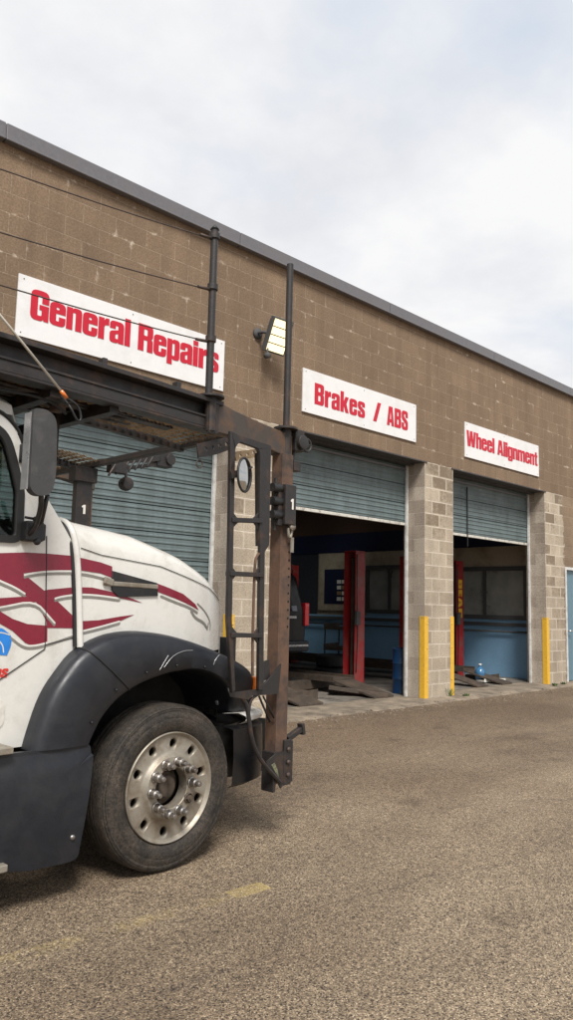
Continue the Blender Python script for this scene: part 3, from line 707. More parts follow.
# weeds at the foot of the wall
def weed(x, y, n, hgt, label):
    random.seed(int(x*100)); b = nbm()
    for k in range(n):
        a = random.uniform(0, 2*pi); l = hgt*random.uniform(.5, 1); sp = random.uniform(.2, 1.0)*hgt; px, py = random.uniform(-.05, .05), random.uniform(-.03, .03)
        p0 = Vector((px, py, 0)); p1 = p0+Vector((cos(a)*sp*.5, sin(a)*sp*.3, l*.7)); p2 = p0+Vector((cos(a)*sp, sin(a)*sp*.5, l))
        s = Vector((-sin(a), cos(a), 0))*.007
        b.faces.new([b.verts.new(v) for v in (p0-s, p0+s, p1+s*1.4, p1-s*1.4)]); b.faces.new([b.verts.new(v) for v in (p1-s*1.4, p1+s*1.4, p2)])
    o = ob('weed', b, m_weed, None, loc=(x, y, -.025)); tag(o, label, 'weed', 'weeds along the foot of the wall')
weed(.90, -.16, 40, .07, 'small green weed beside the left corner guard of the right bay')
weed(.62, -.05, 7, .24, 'tall thin weed against the pier between the two open bays')
weed(3.85, -.2, 46, .08, 'low green weed left of the last yellow guard')
weed(4.3, -.14, 40, .07, 'low weed under the block wall beside the entry door')

# ================================================================== THINGS INSIDE THE BAYS
def lift(x_posts, y_posts, label, word=None, hgt=2.3, rw=(.8, .26)):
    r = empty('car_lift', (sum(x_posts)/2, y_posts[0], 0), 0, label, 'car lift'); cx = sum(x_posts)/2; y0 = y_posts[0]
    for x in x_posts:
        for y in y_posts:
            b = nbm(); X, Y = x-cx, y-y0; s = 1 if x > cx else -1; t = .012; W_ = .13
            box(b, X-W_, X+W_, Y-W_, Y-W_+t, 0, hgt); box(b, X-W_, X+W_, Y+W_-t, Y+W_, 0, hgt)
            box(b, X+(s*W_)-(t if s > 0 else 0), X+(s*W_)+(0 if s > 0 else t), Y-W_+t, Y+W_-t, 0, hgt)
            box(b, X-.2, X+.2, Y-.2, Y+.2, 0, .02); box(b, X-W_, X+W_, Y-W_, Y+W_, hgt, hgt+.02)
            p = ob('lift_post', b, m_lift, r, bevel=.004)
            b = nbm(); tube(b, smoothpts([(X-s*.10, Y-W_-.015, hgt-.05), (X-s*.11, Y-W_-.02, 1.5), (X-s*.07, Y-W_-.02, .9), (X-s*.1, Y-W_-.015, .25)], 2), .009, 6); ob('lift_cable', b, m_black, p)
            b = nbm(); box(b, X-.16, X+.16, Y-.165, Y-.132, .55, .62); box(b, X-.16, X+.16, Y-.165, Y-.132, .025, .10); ob('post_band', b, m_steel, p) if False else b.free()
            b = nbm(); box(b, X-s*.10-.05, X-s*.10+.05, Y-.19, Y-.135, 1.05, 1.28); ob('control_box', b, m_intdark, p, bevel=.006)
            b = nbm(); box(b, X-.05, X-.03, Y-.03, Y+.03, .02, hgt-.1); tube(b, [(X+.03, Y, .1), (X+.03, Y, hgt+.05)], .008); ob('latch_rack', b, m_steel, p)
    for y in y_posts:
        b = nbm(); box(b, min(x_posts)-cx+.05, max(x_posts)-cx-.05, y-y0-.06, y-y0+.06, .03, .17); ob('cross_beam', b, m_steel, r, bevel=.004)
    for sx in (-rw[0], rw[0]):
        h2 = rw[1]; b = nbm(); box(b, sx-h2, sx+h2, -.55, y_posts[1]-y0+.3, .175, .22); box(b, sx-h2, sx-h2+.02, -.55, y_posts[1]-y0+.3, .22, .26); box(b, sx+h2-.02, sx+h2, -.55, y_posts[1]-y0+.3, .22, .26)
        ob('runway', b, m_steel, r)
        b = nbm(); vs = [(sx-h2+.02, -.56, .20), (sx+h2-.02, -.56, .20), (sx+h2-.02, -1.35, .03), (sx-h2+.02, -1.35, .03)]
        lo = [(a, c, d_-.025) for a, c, d_ in vs]; V = [b.verts.new(p) for p in vs+lo]
        for f in ((0, 1, 2, 3), (7, 6, 5, 4), (0, 4, 5, 1), (1, 5, 6, 2), (2, 6, 7, 3), (3, 7, 4, 0)): b.faces.new([V[i] for i in f])
        ob('approach_ramp', b, m_steel, r)
    return r, cx, y0
L2, cx2, cy2 = lift((-2.95, .40), (1.75, 6.4), 'red four post car lift in the middle bay with a dark vehicle on it')
L3, cx3, cy3 = lift((2.0, 3.52), (1.75, 6.4), 'red four post lift in the right bay lettered BEAR on its post', rw=(.42, .2))
for c in text_contours('BEAR', .95, .12, .08): pass
write('post_lettering', 'BEAR', m_yellow, L3, 1.08, 1.83, -.055, .13, lambda a, b, t: (3.52-cx3+.055+(b)*1.0-.055, -.133+t, 3.02-a), .09)

# loose dark plank / ramp plates on the floor of the bays
def plate(loc, sz, rz, tilt, label, mat_=None):
    b = nbm(); box(b, -sz[0]/2, sz[0]/2, -sz[1]/2, sz[1]/2, 0, sz[2]); box(b, -sz[0]/2, sz[0]/2, -sz[1]/2-.012, -sz[1]/2, 0, sz[2]+.03)
    o = ob('steel_plate', b, mat_ or m_steel, None, bevel=.003, loc=loc); o.rotation_euler = (tilt[0], tilt[1], rz); return tag(o, label, 'steel plate')
plate((-.55, .85, .05), (.9, .42, .03), rad(-50), (rad(0), rad(6)), 'sloping rusty steel plate on the floor left of the red lift post')
plate((-1.9, .95, .0), (.8, .35, .12), rad(10), (0, 0), 'low rusty steel block at the left of the middle bay floor')
plate((3.25, .78, .02), (.5, .22, .03), rad(-20), (0, 0), 'pale board lying at the right edge of the right bay', m_paper)
plate((3.55, 1.15, .0), (.42, .5, .10), rad(5), (0, 0), 'dark step plate on the floor by the blue wall in the right bay')

# blue drum at the right side of the middle bay
b = nbm(); lathe(b, [(.001, 0), (0.139, 0), (0.146, .01), (0.141, .03), (0.141, .22), (0.148, .235), (0.141, .25), (0.141, .46), (0.148, .475), (0.141, .49), (0.141, .69), (0.146, .70), (0.135, .71), (.001, .70)], 32, 'z')
o = ob('blue_drum', b, m_drum, None, smooth=True, loc=(.30, .66, 0)); tag(o, 'tall blue plastic drum beside the pier in the middle bay', 'drum')
b = nbm(); disc(b, (.08, .03, .705), .03, 'z', 12, .015); ob('bung', b, m_black, o)
# water bottle
b = nbm(); lathe(b, [(.001, 0), (.12, 0), (.135, .02), (.13, .1), (.137, .12), (.13, .2), (.137, .22), (.132, .28), (.10, .34), (.035, .39), (.035, .43)], 28, 'z')
o = ob('water_bottle', b, m_bottle, None, smooth=True, loc=(3.154, 0.95, 0.0)); o.scale = (.72, .72, .72); tag(o, 'large translucent blue water bottle on the floor by the blue wall', 'bottle')
b = nbm(); disc(b, (0, 0, .43), .04, 'z', 16, .04); ob('cap', b, m_paper, o)

# stool-like clutter behind: tool trolley in the middle bay
tr_ = empty('tool_trolley', (1.9, 3.3, 0), rad(20), 'dark tool trolley with trays behind the red lift post', 'tool trolley')
for z in (.12, .5, .9):
    b = nbm(); box(b, -.4, .4, -.25, .25, z, z+.05); box(b, -.4, .4, -.25, -.235, z+.05, z+.12); box(b, -.4, .4, .235, .25, z+.05, z+.12); ob('tray', b, m_steel, tr_)
b = nbm()
for sx in (-.38, .38):
    for sy in (-.23, .23): tube(b, [(sx, sy, .05), (sx, sy, .95)], .015)
ob('trolley_frame', b, m_black, tr_)
for sx in (-.38, .38):
    for sy in (-.23, .23):
        b = nbm(); lathe(b, [(.001, -.012), (.05, -.012), (.05, .012), (.001, .012)], 14, 'y', (sx, sy, .05)); ob('caster', b, m_rubber, tr_)

b0 = None
for (x, y, z, lab) in ((1.15, 2.9, 0, 'lower of two worn tyres stacked behind the red lift post'), (1.17, 2.88, .23, 'upper of two worn tyres stacked behind the red lift post')):
    b = nbm(); lathe(b, [(.20, .02), (.30, 0), (.335, .03), (.34, .11), (.335, .19), (.30, .22), (.20, .20)], 36, 'z', closed=True); o = ob('spare_tyre', b, m_rubber, None, smooth=True, loc=(x, y, z)); tag(o, lab, 'tyre')
# rubble along the broken edge
random.seed(21); b = nbm()
for k in range(900):
    x = random.uniform(-7, 5.5); y = -.42 + random.gauss(0, .16); sz = random.uniform(.004, .016)*(1.6 if random.random() < .06 else 1)
    if y > -.05: continue
    z = (gz(y) if y < -.33 else -.012); ico = bmesh.ops.create_icosphere(b, subdivisions=1, radius=sz)['verts']; sc = (random.uniform(.7, 1.5), random.uniform(.7, 1.4), random.uniform(.4, .8))
    for v in ico: v.co = Vector((v.co.x*sc[0]*random.uniform(.8, 1.2)+x, v.co.y*sc[1]*random.uniform(.8, 1.2)+y, v.co.z*sc[2]+z+sz*.2))
tag(ob('gravel', b, m_slab), 'loose concrete crumbs and grit along the shop edge', kind='stuff')
# dark vehicle on the lift, seen from the rear right
sv = empty('parked_suv', (-1.42, 2.0, .222), 0, 'dark sport utility vehicle on the lift seen from behind in the middle bay', 'car')
b = nbm()
def loft(bm, secs):
    rr = [[bm.verts.new(p) for p in s] for s in secs]
    for a, c in zip(rr, rr[1:]):
        for k in range(len(a)): bm.faces.new((a[k], a[(k+1) % len(a)], c[(k+1) % len(a)], c[k]))
    bm.faces.new(rr[0]); bm.faces.new(rr[-1])
def sec(y, hw, z0, z1, tw, zt):
    P = [(-hw, z0), (-hw-.02, (z0+z1)/2), (-hw, z1), (-tw, zt-.06), (-tw+.1, zt), (tw-.1, zt), (tw, zt-.06), (hw, z1), (hw+.02, (z0+z1)/2), (hw, z0)]
    return [(x, y, z) for x, z in P]
loft(b, [sec(0, .84, .42, .98, .66, 1.5), sec(.08, .90, .36, 1.02, .70, 1.66), sec(.5, .93, .3, 1.04, .72, 1.72), sec(2.4, .94, .3, 1.04, .72, 1.72), sec(3.1, .93, .3, 1.0, .78, 1.15), sec(4.2, .88, .32, .92, .74, 1.0), sec(4.45, .8, .4, .8, .66, .88)])
body = ob('body', b, m_carpaint, sv, smooth=True, bevel=.02)
b = nbm(); V = [b.verts.new(p) for p in ((-.66, -.012, 1.04), (.66, -.012, 1.04), (.60, .055, 1.52), (-.60, .055, 1.52))]; b.faces.new(V); r_ = bmesh.ops.extrude_face_region(b, geom=b.faces[:]); 
for v in [g_ for g_ in r_['geom'] if isinstance(g_, bmesh.types.BMVert)]: v.co.y += .02
ob('rear_window', b, m_carglass, sv)
b = nbm(); box(b, -.88, .88, -.09, .02, .38, .56); rb_ = ob('rear_bumper', b, m_plastic, sv, bevel=.03); b = nbm(); box(b, -.84, .84, -.105, -.088, .47, .50); ob('bumper_strip', b, m_silver, rb_)
for s in (-1, 1):
    b = nbm(); box(b, s*.87-.05, s*.87+.05, -.04, .12, .80, 1.18); ob('tail_light', b, m_tail, sv, bevel=.015)
b = nbm(); box(b, -.25, .25, -.03, -.004, .72, .86); ob('number_plate', b, m_paper, sv)
b = nbm(); box(b, -.62, .62, -.035, -.002, .92, .96); ob('tailgate_trim', b, m_silver, sv)
for s in (-1, 1):
    for y in (.85, 3.55):
        b = nbm(); lathe(b, [(.2, -.1), (.32, -.11), (.345, -.08), (.345, .08), (.32, .11), (.2, .1)], 32, 'x', (s*.82, y, .345)); wh = ob('wheel', b, m_rubber, sv, smooth=True)
        b = nbm(); lathe(b, [(.001, s*.10), (.06, s*.10), (.19, s*.09), (.205, s*.105)], 24, 'x', (s*.82, y, .345)); ob('hubcap', b, m_silver, wh)

# ================================================================== TRUCK
tk = empty('car_hauler_truck', (-7.2007, -3.3141, -.1799), rad(2), 'white car hauler truck with crimson stripes and an overhead steel headrack', 'truck')
YB = .12   # side of the body; fender face at y = 0, centreline at y = 1.22
YC = 1.22
def mir(bm):
    """mirror a shape across the truck's centreline"""
    g_ = bmesh.ops.duplicate(bm, geom=bm.verts[:]+bm.edges[:]+bm.faces[:])['geom']
    for v in g_:
        if isinstance(v, bmesh.types.BMVert): v.co.y = 2*YC - v.co.y
# --- hood
def twin(o):
    """the same part on the other side of the truck"""
    me = o.data.copy()
    for v in me.vertices: v.co.y = 2*YC - v.co.y
    me.flip_normals(); o2 = o.copy(); o2.data = me; COL.objects.link(o2); o2.parent = o.parent; return o2
def hood_plan(s):
    """s 0..1 along the side then round the nose to the centre: gives x, y"""
    if s < .5: return (-.62 + (.70)*s/.5, YB)
    t = (s-.5)/.5; a, b_, c, d_ = Vector((.08, YB)), Vector((.57, YB)), Vector((.86, .40)), Vector((.94, YC))
    p = a*(1-t)**3 + b_*3*t*(1-t)**2 + c*3*t*t*(1-t) + d_*t**3
    return (p.x, p.y)
def side_y(x):
    """body side y at a given x (planar up to the nose curve)"""
    if x < .08: return YB
    lo, hi = .5, 1.
    for _ in range(30):
        m_ = (lo+hi)/2
        if hood_plan(m_)[0] < x: lo = m_
        else: hi = m_
    return hood_plan(lo)[1]
ztab = [(-.62, 1.985), (-.2, 1.935), (.17, 1.83), (.41, 1.73), (.55, 1.63), (.7, 1.54), (.98, 1.42)]
ctab = [(-.62, 1.835), (-.47, 1.80), (-.05, 1.757), (.38, 1.64), (.55, 1.56), (.7, 1.48), (.98, 1.36)]
b = nbm(); NS = 44; cols_ = []
for i in range(NS+1):
    s = i/NS; x, y = hood_plan(s); zc, zt = interp(x, ctab), interp(x, ztab)
    x2, y2 = hood_plan(min(1, s+.01)); x1_, y1_ = hood_plan(max(0, s-.01)); tx, ty = x2-x1_, y2-y1_; l = math.hypot(tx, ty); nx, ny = -ty/l, tx/l   # inward normal
    spx = -.62 + (1.42)*min(1, (x+.62)/1.6); spy = YC
    ptsc = []
    zb = .70 + (1.24-.70)*max(0, min(1, (.66-x)/.05))
    for k_ in range(4): ptsc.append((x, y, zb+(1.35-zb)*k_/3))
    ptsc.append((x, y, zc-.06)); ptsc.append((x+nx*.004, y+ny*.004, zc))
    rr_ = .17
    for a in (12, 24, 36, 48, 60, 72, 84):
        A_ = rad(a); ptsc.append((x+nx*(.004+rr_*(1-cos(A_))), y+ny*(.004+rr_*(1-cos(A_))), zc+(zt-zc)*sin(A_)))
    bx, by, bz = ptsc[-1]; zs_ = interp(spx, ztab)+.055
    for t in (.25, .5, .75, 1): ptsc.append((bx+(spx-bx)*t, by+(spy-by)*t, bz+(zs_-bz)*(1-(1-t)**2)))
    cols_.append([b.verts.new(p) for p in ptsc])
for A_, B_ in zip(cols_, cols_[1:]):
    for k in range(len(A_)-1):
        try: b.faces.new((A_[k], B_[k], B_[k+1], A_[k+1]))
        except ValueError: pass
mir(b); bmesh.ops.remove_doubles(b, verts=b.verts, dist=.0005)
hood = ob('hood', b, m_white, tk, smooth=True)
# seam line along the crease and rear rolled edge of the hood
b = nbm(); cr = []
for i in range(60):
    x = -.60 + 1.14*i/59; cr.append((x, side_y(x)-.0005, interp(x, ctab)-.004))
tube(b, cr, .0022, 6); ob('hood_seam', b, m_rubber, hood)
b = nbm(); edge_p = [(-.63, .30, 1.985), (-.65, .20, 1.965), (-.65, .14, 1.92), (-.635, .118, 1.84), (-.615, .114, 1.7), (-.592, .112, 1.45), (-.585, .105, 1.3), (-.57, .095, 1.22)]
ep = smoothpts(edge_p, 2); tube(b, ep, .019, 10); ob('hood_rear_edge', b, m_white, hood, smooth=True)
b = nbm(); tube(b, [Vector(p)+Vector((-.026, .006, -.004)) for p in smoothpts(edge_p[:-1], 2)], .012, 8); ob('hood_gap_seal', b, m_rubber, hood, smooth=True)
# grille and nose
b = nbm()
for k in range(9): box(b, .965, .99, .55, 2*YC-.55, .78+.06*k, .80+.06*k)
box(b, .9, .965, .52, 2*YC-.52, .74, 1.30); ob('grille', b, m_black, tk, bevel=.004)
# intake vent
vent = flat('side_intake', [rounded([(-0.393, 1.71), (-0.08, 1.653), (-0.069, 1.577), (-0.344, 1.565), (-0.393, 1.603)])], .012, m_black, hood, lambda a, c, t: (a, side_y(a)-.005+t, c))
b = nbm(); bar(b, (-0.442, 0.11, 1.64), (-0.072, 0.11, 1.63), .012, .028); bar(b, (-0.452, 0.105, 1.657), (-0.392, 0.105, 1.642), .02, .04); ob('intake_blade', b, m_alu, vent, bevel=.006)

# --- cab
cabp = [(-2.7, .80), (-.62, .80), (-.60, 1.3), (-.612, 1.70), (-.66, 1.86), (-.735, 1.965), (-.84, 2.10), (-.945, 2.225, .1), (-1.0, 2.38, .1), (-1.06, 2.45, .05), (-1.14, 2.488, .05), (-1.3, 2.50), (-2.7, 2.50)]
winp = rounded([(-1.85, 1.83, .05), (-.962, 1.835, .05), (-.968, 2.09, .02), (-1.018, 2.25, .06), (-1.066, 2.37, .08), (-1.14, 2.415, .08), (-1.25, 2.43, .08), (-1.85, 2.43, .06)])
for sd_, yy in (('near', YB+.02), ('far', 2*YC-YB-.02)):
    flat('cab_side', [rounded(cabp), winp], .04, m_white, tk, lambda a, c, t, yy=yy: (a, yy+t, c))
def inset(poly, d):
    n = len(poly); o_ = []
    cx = sum(p[0] for p in poly)/n; cz = sum(p[1] for p in poly)/n
    for i in range(n):
        a, b2, c = Vector(poly[i-1][:2]), Vector(poly[i][:2]), Vector(poly[(i+1) % n][:2]); t = (c-a)
        if t.length < 1e-6: o_.append(b2); continue
        nn = Vector((-t.y, t.x)).normalized()
        if nn.dot(Vector((cx, cz))-b2) < 0: nn = -nn
        o_.append(b2+nn*d)
    return o_
for yy in (YB, 2*YC-YB):
    s = 1 if yy < YC else -1
    wf = flat('door_window_frame', [inset(winp, -.012), inset(winp, .026)], .05, m_rubber, tk, lambda a, c, t, yy=yy, s=s: (a, yy+s*.012+t, c))
    flat('door_glass', [inset(winp, .022)], .004, m_glass, wf, lambda a, c, t, yy=yy, s=s: (a, yy+s*.016+t, c))
# windscreen, cowl, roof, back wall
b = nbm(); fe = [(-.612, 1.70), (-.66, 1.86), (-.735, 1.965), (-.84, 2.10), (-.945, 2.225), (-1.0, 2.36)]
ny_ = 9; gg = []
for x, z in fe:
    gg.append([b.verts.new((x + .16*(1-((j/(ny_-1))*2-1)**2)*(1 if z > 1.8 else .3), YB+.045+(2*YC-2*YB-.09)*j/(ny_-1), z-.005)) for j in range(ny_)])
for r1, r2 in zip(gg[1:], gg[2:]):
    for j in range(ny_-1): b.faces.new((r1[j], r1[j+1], r2[j+1], r2[j]))
ob('windscreen', b, m_glass, tk, smooth=True)
b = nbm(); box(b, -.72, -.56, YB+.045, 2*YC-YB-.045, 1.62, 1.86); ob('cowl', b, m_black, tk, bevel=.02)
rfs = nbm(); secs = []
for x, zt_, ins in ((-.985, 2.43, .16), (-1.0, 2.52, .15), (-1.03, 2.60, .17), (-1.10, 2.628, .20), (-1.4, 2.64, .2), (-2.7, 2.64, .2)):
    y0, y1 = YB+.03, 2*YC-YB-.03; z0 = 2.40 if x > -1.01 else 2.49
    secs.append([(x, y0, z0), (x, y0+.02, (z0+zt_)/2), (x, y0+ins*.5, zt_-.02), (x, y0+ins+.1, zt_), (x, YC, zt_+.01), (x, y1-ins-.1, zt_), (x, y1-ins*.5, zt_-.02), (x, y1-.02, (z0+zt_)/2), (x, y1, z0)])
loft(rfs, secs); ob('cab_roof', rfs, m_roofwhite, tk, smooth=True)
b = nbm(); tube(b, smoothpts([(-2.4, YB-.004, 2.512), (-1.3, YB-.004, 2.512), (-1.13, YB-.004, 2.498), (-1.05, YB-.004, 2.455), (-.99, YB-.003, 2.385), (-.955, YB+.01, 2.26)], 2), .009, 8); ob('roof_drip_rail', b, m_rubber, tk)
b = nbm(); box(b, -2.74, -2.70, YB+.02, 2*YC-YB-.02, .8, 2.5); ob('cab_rear_wall', b, m_white, tk)
b = nbm(); box(b, -2.69, -.7, YB+.05, 2*YC-YB-.05, .82, 1.0); ob('cab_floor', b, m_seat, tk)
b = nbm(); box(b, -1.02, -.73, YB+.1, 2*YC-YB-.1, 1.35, 1.80); ob('dashboard', b, m_seat, tk, bevel=.03)
b = nbm(); ringc = Vector((-1.18, .62, 1.78)); 
Q = [ringc + Matrix.Rotation(rad(35), 3, 'Y') @ Vector((.22*cos(a_), .22*sin(a_), 0)) for a_ in [2*pi*k/28 for k in range(29)]]
tube(b, Q, .015, 8, caps=False); tube(b, [ringc, (-.98, .62, 1.6)], .03); tube(b, [Q[0], ringc, Q[14]], .012); ob('steering_wheel', b, m_black, tk)
for yy in (.55, 1.9):
    b = nbm(); box(b, -2.0, -1.45, yy-.25, yy+.25, 1.25, 1.40); box(b, -2.1, -1.95, yy-.25, yy+.25, 1.35, 2.15); ob('seat', b, m_seat, tk, bevel=.05)
# door seams
b = nbm(); bar(b, (-.812, YB-.0005, 1.875), (-.786, YB-.0005, 1.40), .004, .008, up=(0, 1, 0)); bar(b, (-.786, YB-.0005, 1.40), (-.783, YB-.0005, 1.285), .004, .008, up=(0, 1, 0)); bar(b, (-.783, YB-.0005, 1.285), (-1.30, YB-.0005, .97), .004, .009, up=(0, 1, 0)); bar(b, (-.783, YB-.0005, 1.305), (-.60, YB-.0005, 1.345), .004, .007, up=(0, 1, 0))
ob('door_seam', b, m_rubber, tk)
# dark moulding pocket low on the cab side, above the step
flat('step_recess', [rrect(-1.45, .90, -.985, 1.045, .05)], .004, m_roofwhite, tk, lambda a, c, t: (a, YB-.003+t, c))
b = nbm(); box(b, -1.6, -1.0, -.03, .115, .80, .832); ob('side_step', b, m_alu, tk, bevel=.004); b = nbm(); box(b, -1.6, -1.0, -.045, .11, .262, .295); ob('side_step', b, m_alu, tk, bevel=.004)
b = nbm(); box(b, -1.6, -1.1, .10, .25, .33, .83); ob('step_panel', b, m_plastic, tk)

# --- stripes and marks on the near side
def sp(x, y):  # baked side-plane coordinates of one outline
    return (x, y)
def side_fn(off): return lambda a, c, t: (a, side_y(a)-off+t*.2, c)
def stripe(name, pts, mat, off=.0025, r=0):
    return flat(name, [pts], .002, mat, tk, side_fn(off), tri=.12)
P1 = [(-1.063, 1.768), (-0.928, 1.78), (-0.796, 1.782), (-0.632, 1.779), (-0.593, 1.771), (-0.471, 1.754), (-0.394, 1.735), (-0.39, 1.671), (-0.467, 1.693), (-0.588, 1.703), (-0.628, 1.703), (-0.79, 1.692), (-0.932, 1.672), (-0.808, 1.588), (-0.784, 1.593), (-0.622, 1.612), (-0.517, 1.613), (-0.331, 1.583), (-0.172, 1.534), (-0.348, 1.561), (-0.514, 1.577), (-0.581, 1.58), (-0.619, 1.575), (-0.741, 1.546), (-0.624, 1.454), (-0.571, 1.429), (-0.465, 1.434), (-0.324, 1.455), (-0.228, 1.466), (-0.322, 1.43), (-0.463, 1.401), (-0.568, 1.38), (-0.608, 1.391), (-0.776, 1.394), (-0.771, 1.312), (-0.86, 1.304), (-0.896, 1.319), (-0.969, 1.38), (-1.038, 1.416), (-1.106, 1.447), (-1.11, 1.509), (-1.042, 1.477), (-0.973, 1.44), (-0.891, 1.414), (-0.781, 1.405), (-0.782, 1.427), (-0.849, 1.528), (-1.043, 1.489), (-1.108, 1.478), (-1.112, 1.535), (-1.047, 1.543), (-0.903, 1.555), (-0.984, 1.604), (-1.054, 1.635), (-1.121, 1.662), (-1.129, 1.762)]
stripe('crimson_stripes', P1, m_red)
# pale borders and their grey shadows under the stripes
def band(pts, wdt, mat, name, off):
    """constant-width band along a polyline in the side plane"""
    P = smoothpts([Vector(p) for p in pts], 2); L1, L2_ = [], []
    for i, p in enumerate(P):
        d_ = (P[min(i+1, len(P)-1)]-P[max(i-1, 0)]).normalized(); n__ = Vector((-d_.y, d_.x)); k_ = wdt*(1 if 0 < i < len(P)-1 else .25)/2
        L1.append(p+n__*k_); L2_.append(p-n__*k_)
    return flat(name, [L1+L2_[::-1]], .002, mat, tk, side_fn(off), tri=.12)
for pl in ([(-0.928, 1.651), (-0.896, 1.661), (-0.789, 1.679), (-0.587, 1.688), (-0.396, 1.655)], [(-1.098, 1.636), (-1.053, 1.617), (-0.972, 1.588), (-0.912, 1.555)], [(-1.087, 1.48), (-1.032, 1.487), (-0.857, 1.524), (-0.767, 1.438), (-0.732, 1.405)],
           [(-0.745, 1.535), (-0.706, 1.547), (-0.618, 1.56), (-0.5, 1.562), (-0.329, 1.545)], [(-0.978, 1.348), (-0.905, 1.294), (-0.847, 1.29), (-0.77, 1.305), (-0.618, 1.349)], [(-0.564, 1.364), (-0.449, 1.387), (-0.321, 1.418)]):
    band(pl, .014, m_greyvinyl, 'grey_pinstripe', .0028)
    band([Vector(p)+Vector((0, .011)) for p in pl], .010, m_white, 'white_pinstripe', .0034)
stripe('crimson_stripe_tail', [(-0.08, 1.653), (0.019, 1.627), (0.129, 1.594), (0.237, 1.534), (0.271, 1.497), (0.172, 1.533), (0.06, 1.568), (-0.063, 1.601)], m_red)
band([(-0.047, 1.578), (0.062, 1.544), (0.197, 1.509), (0.264, 1.478)], .014, m_greyvinyl, 'grey_pinstripe', .0028)
band([(0.253, 1.54), (0.338, 1.491), (0.409, 1.421), (0.403, 1.37)], .008, m_greyvinyl, 'eagle_outline', .0028)
band([(0.198, 1.496), (0.241, 1.447), (0.325, 1.422), (0.368, 1.384)], .016, m_greyvinyl, 'eagle_outline', .0028)
band([(0.384, 1.421), (0.369, 1.371)], .008, m_greyvinyl, 'eagle_outline', .0028)
# blue emblem and red lettering, cut by the left edge of the view
stripe('blue_emblem', rounded([(-1.1, 1.365, 0.02), (-1.069, 1.394), (-1.025, 1.394, 0.01), (-0.969, 1.353, 0.02), (-0.974, 1.301, 0.01), (-0.991, 1.258), (-1.093, 1.268)]), m_blue)
band([(-1.078, 1.365), (-1.035, 1.375), (-0.981, 1.359)], .006, m_white, 'emblem_streak', .0034)
band([(-1.055, 1.344), (-1.017, 1.313), (-1.01, 1.271)], .006, m_white, 'emblem_streak', .0034)
write('door_lettering', 'ns', m_redtext, tk, -1.055, -.985, 1.150, .055, side_fn(.003), .06, .002, .2)

# --- fenders (near side modelled, far side mirrored)
outer = [(-.868, .79), (-.852, .86), (-.790, 1.055), (-.69, 1.185), (-.622, 1.262), (-.453, 1.345), (-.234, 1.372), (.051, 1.335), (.365, 1.238), (.62, 1.135), (.70, 1.06), (.72, .86)]
inner = [(-.555, .79), (-.54, .83), (-.484, .93), (-.40, 1.01), (-.343, 1.045), (-.219, 1.10), (-.022, 1.145), (.191, 1.15), (.372, 1.086), (.49, .98), (.525, .92), (.54, .86)]
NF = 49; OO = resample(smoothpts(outer, 2), NF); II = resample(smoothpts(inner, 2), NF)
rowsf = [(-.02, .55), (-.02, .05), (0, .012), (.06, 0), (.45, -.012), (.8, -.006), (.93, .006), (1.0, .028), (1.035, .07), (1.045, .14)]
b = nbm(); fg = []
for i in range(NF):
    fg.append([])
    ex = 0.0 if i < NF-12 else ((i-(NF-12))/11)**2*.10      # the front end curves round towards the nose
    for t, y in rowsf:
        p = II[i].lerp(OO[i], t); fg[-1].append(b.verts.new((p.x, y+(ex if y < .3 else 0), p.y)))
for i in range(NF-1):
    for k in range(len(rowsf)-1): b.faces.new((fg[i][k], fg[i+1][k], fg[i+1][k+1], fg[i][k+1]))
twin(ob('fender', b, m_plastic, tk, smooth=True))
for k_ in range(4, NF-8, 7):
    q_ = II[k_].lerp(OO[k_], .16); b = nbm(); disc(b, (q_.x, -.012, q_.y), .007, 'y', 10, .010); ob('fender_bolt', b, m_black, tk)
# panel joint across the fender and scuffs
b = nbm(); j = 13; tube(b, [II[j].lerp(OO[j], t).to_3d().xzy if False else Vector((II[j].lerp(OO[j], t).x, y-.001, II[j].lerp(OO[j], t).y)) for t, y in rowsf[1:]], .006, 6); ob('fender_joint', b, m_rubber, tk)
for pts_ in ([(-.10, -.014, 1.17), (-.04, -.014, 1.235), (.04, -.014, 1.262), (.11, -.014, 1.262)], [(-.13, -.012, 1.155), (-.07, -.013, 1.24)], [(.28, -.013, 1.17), (.29, -.013, 1.20), (.325, -.012, 1.23)]):
    b = nbm(); tube(b, smoothpts(pts_, 2), [.0018]*len(smoothpts(pts_, 2)), 5); ob('fender_scuff', b, m_silver, tk)
# rear skirt
b = nbm(); sk = [(-1.20, .795), (-.548, .79), (-.537, .725), (-.556, .55), (-.592, .30), (-.600, .235), (-.64, .222), (-.86, .228), (-1.0, .25), (-1.20, .30)]
fo = flat('fender_skirt', [rounded([(p[0], p[1], .02) for p in sk])], .03, m_plastic, tk, lambda a, c, t: (a, .005 + t + (.05*max(0, min(1, (-a-.85)/.3))**2) + (.018 if c > .742 else .0) - .012*sin(max(0, min(1, (c-.22)/.5))*pi), c), tri=.09, smooth=True)
b = nbm(); disc(b, (-.645, -.028, .345), .012, 'y', 12, .02); ob('skirt_bolt', b, m_nut, fo)
# wheel well liner and chassis
b = nbm(); box(b, -.9, .7, .55, .60, .35, 1.3); twin(ob('wheel_well', b, m_void, tk))
b = nbm(); box(b, -6.5, .85, .80, .89, .55, .85); box(b, -6.5, .85, 2*YC-.89, 2*YC-.80, .55, .85); box(b, -2.7, .6, .95, 2*YC-.95, .45, 1.2); tube(b, [(0, .4, .49), (0, 2*YC-.4, .49)], .07); box(b, -2.69, -.62, YB+.25, 2*YC-YB-.25, .45, .80)
ob('chassis_frame', b, m_void, tk)
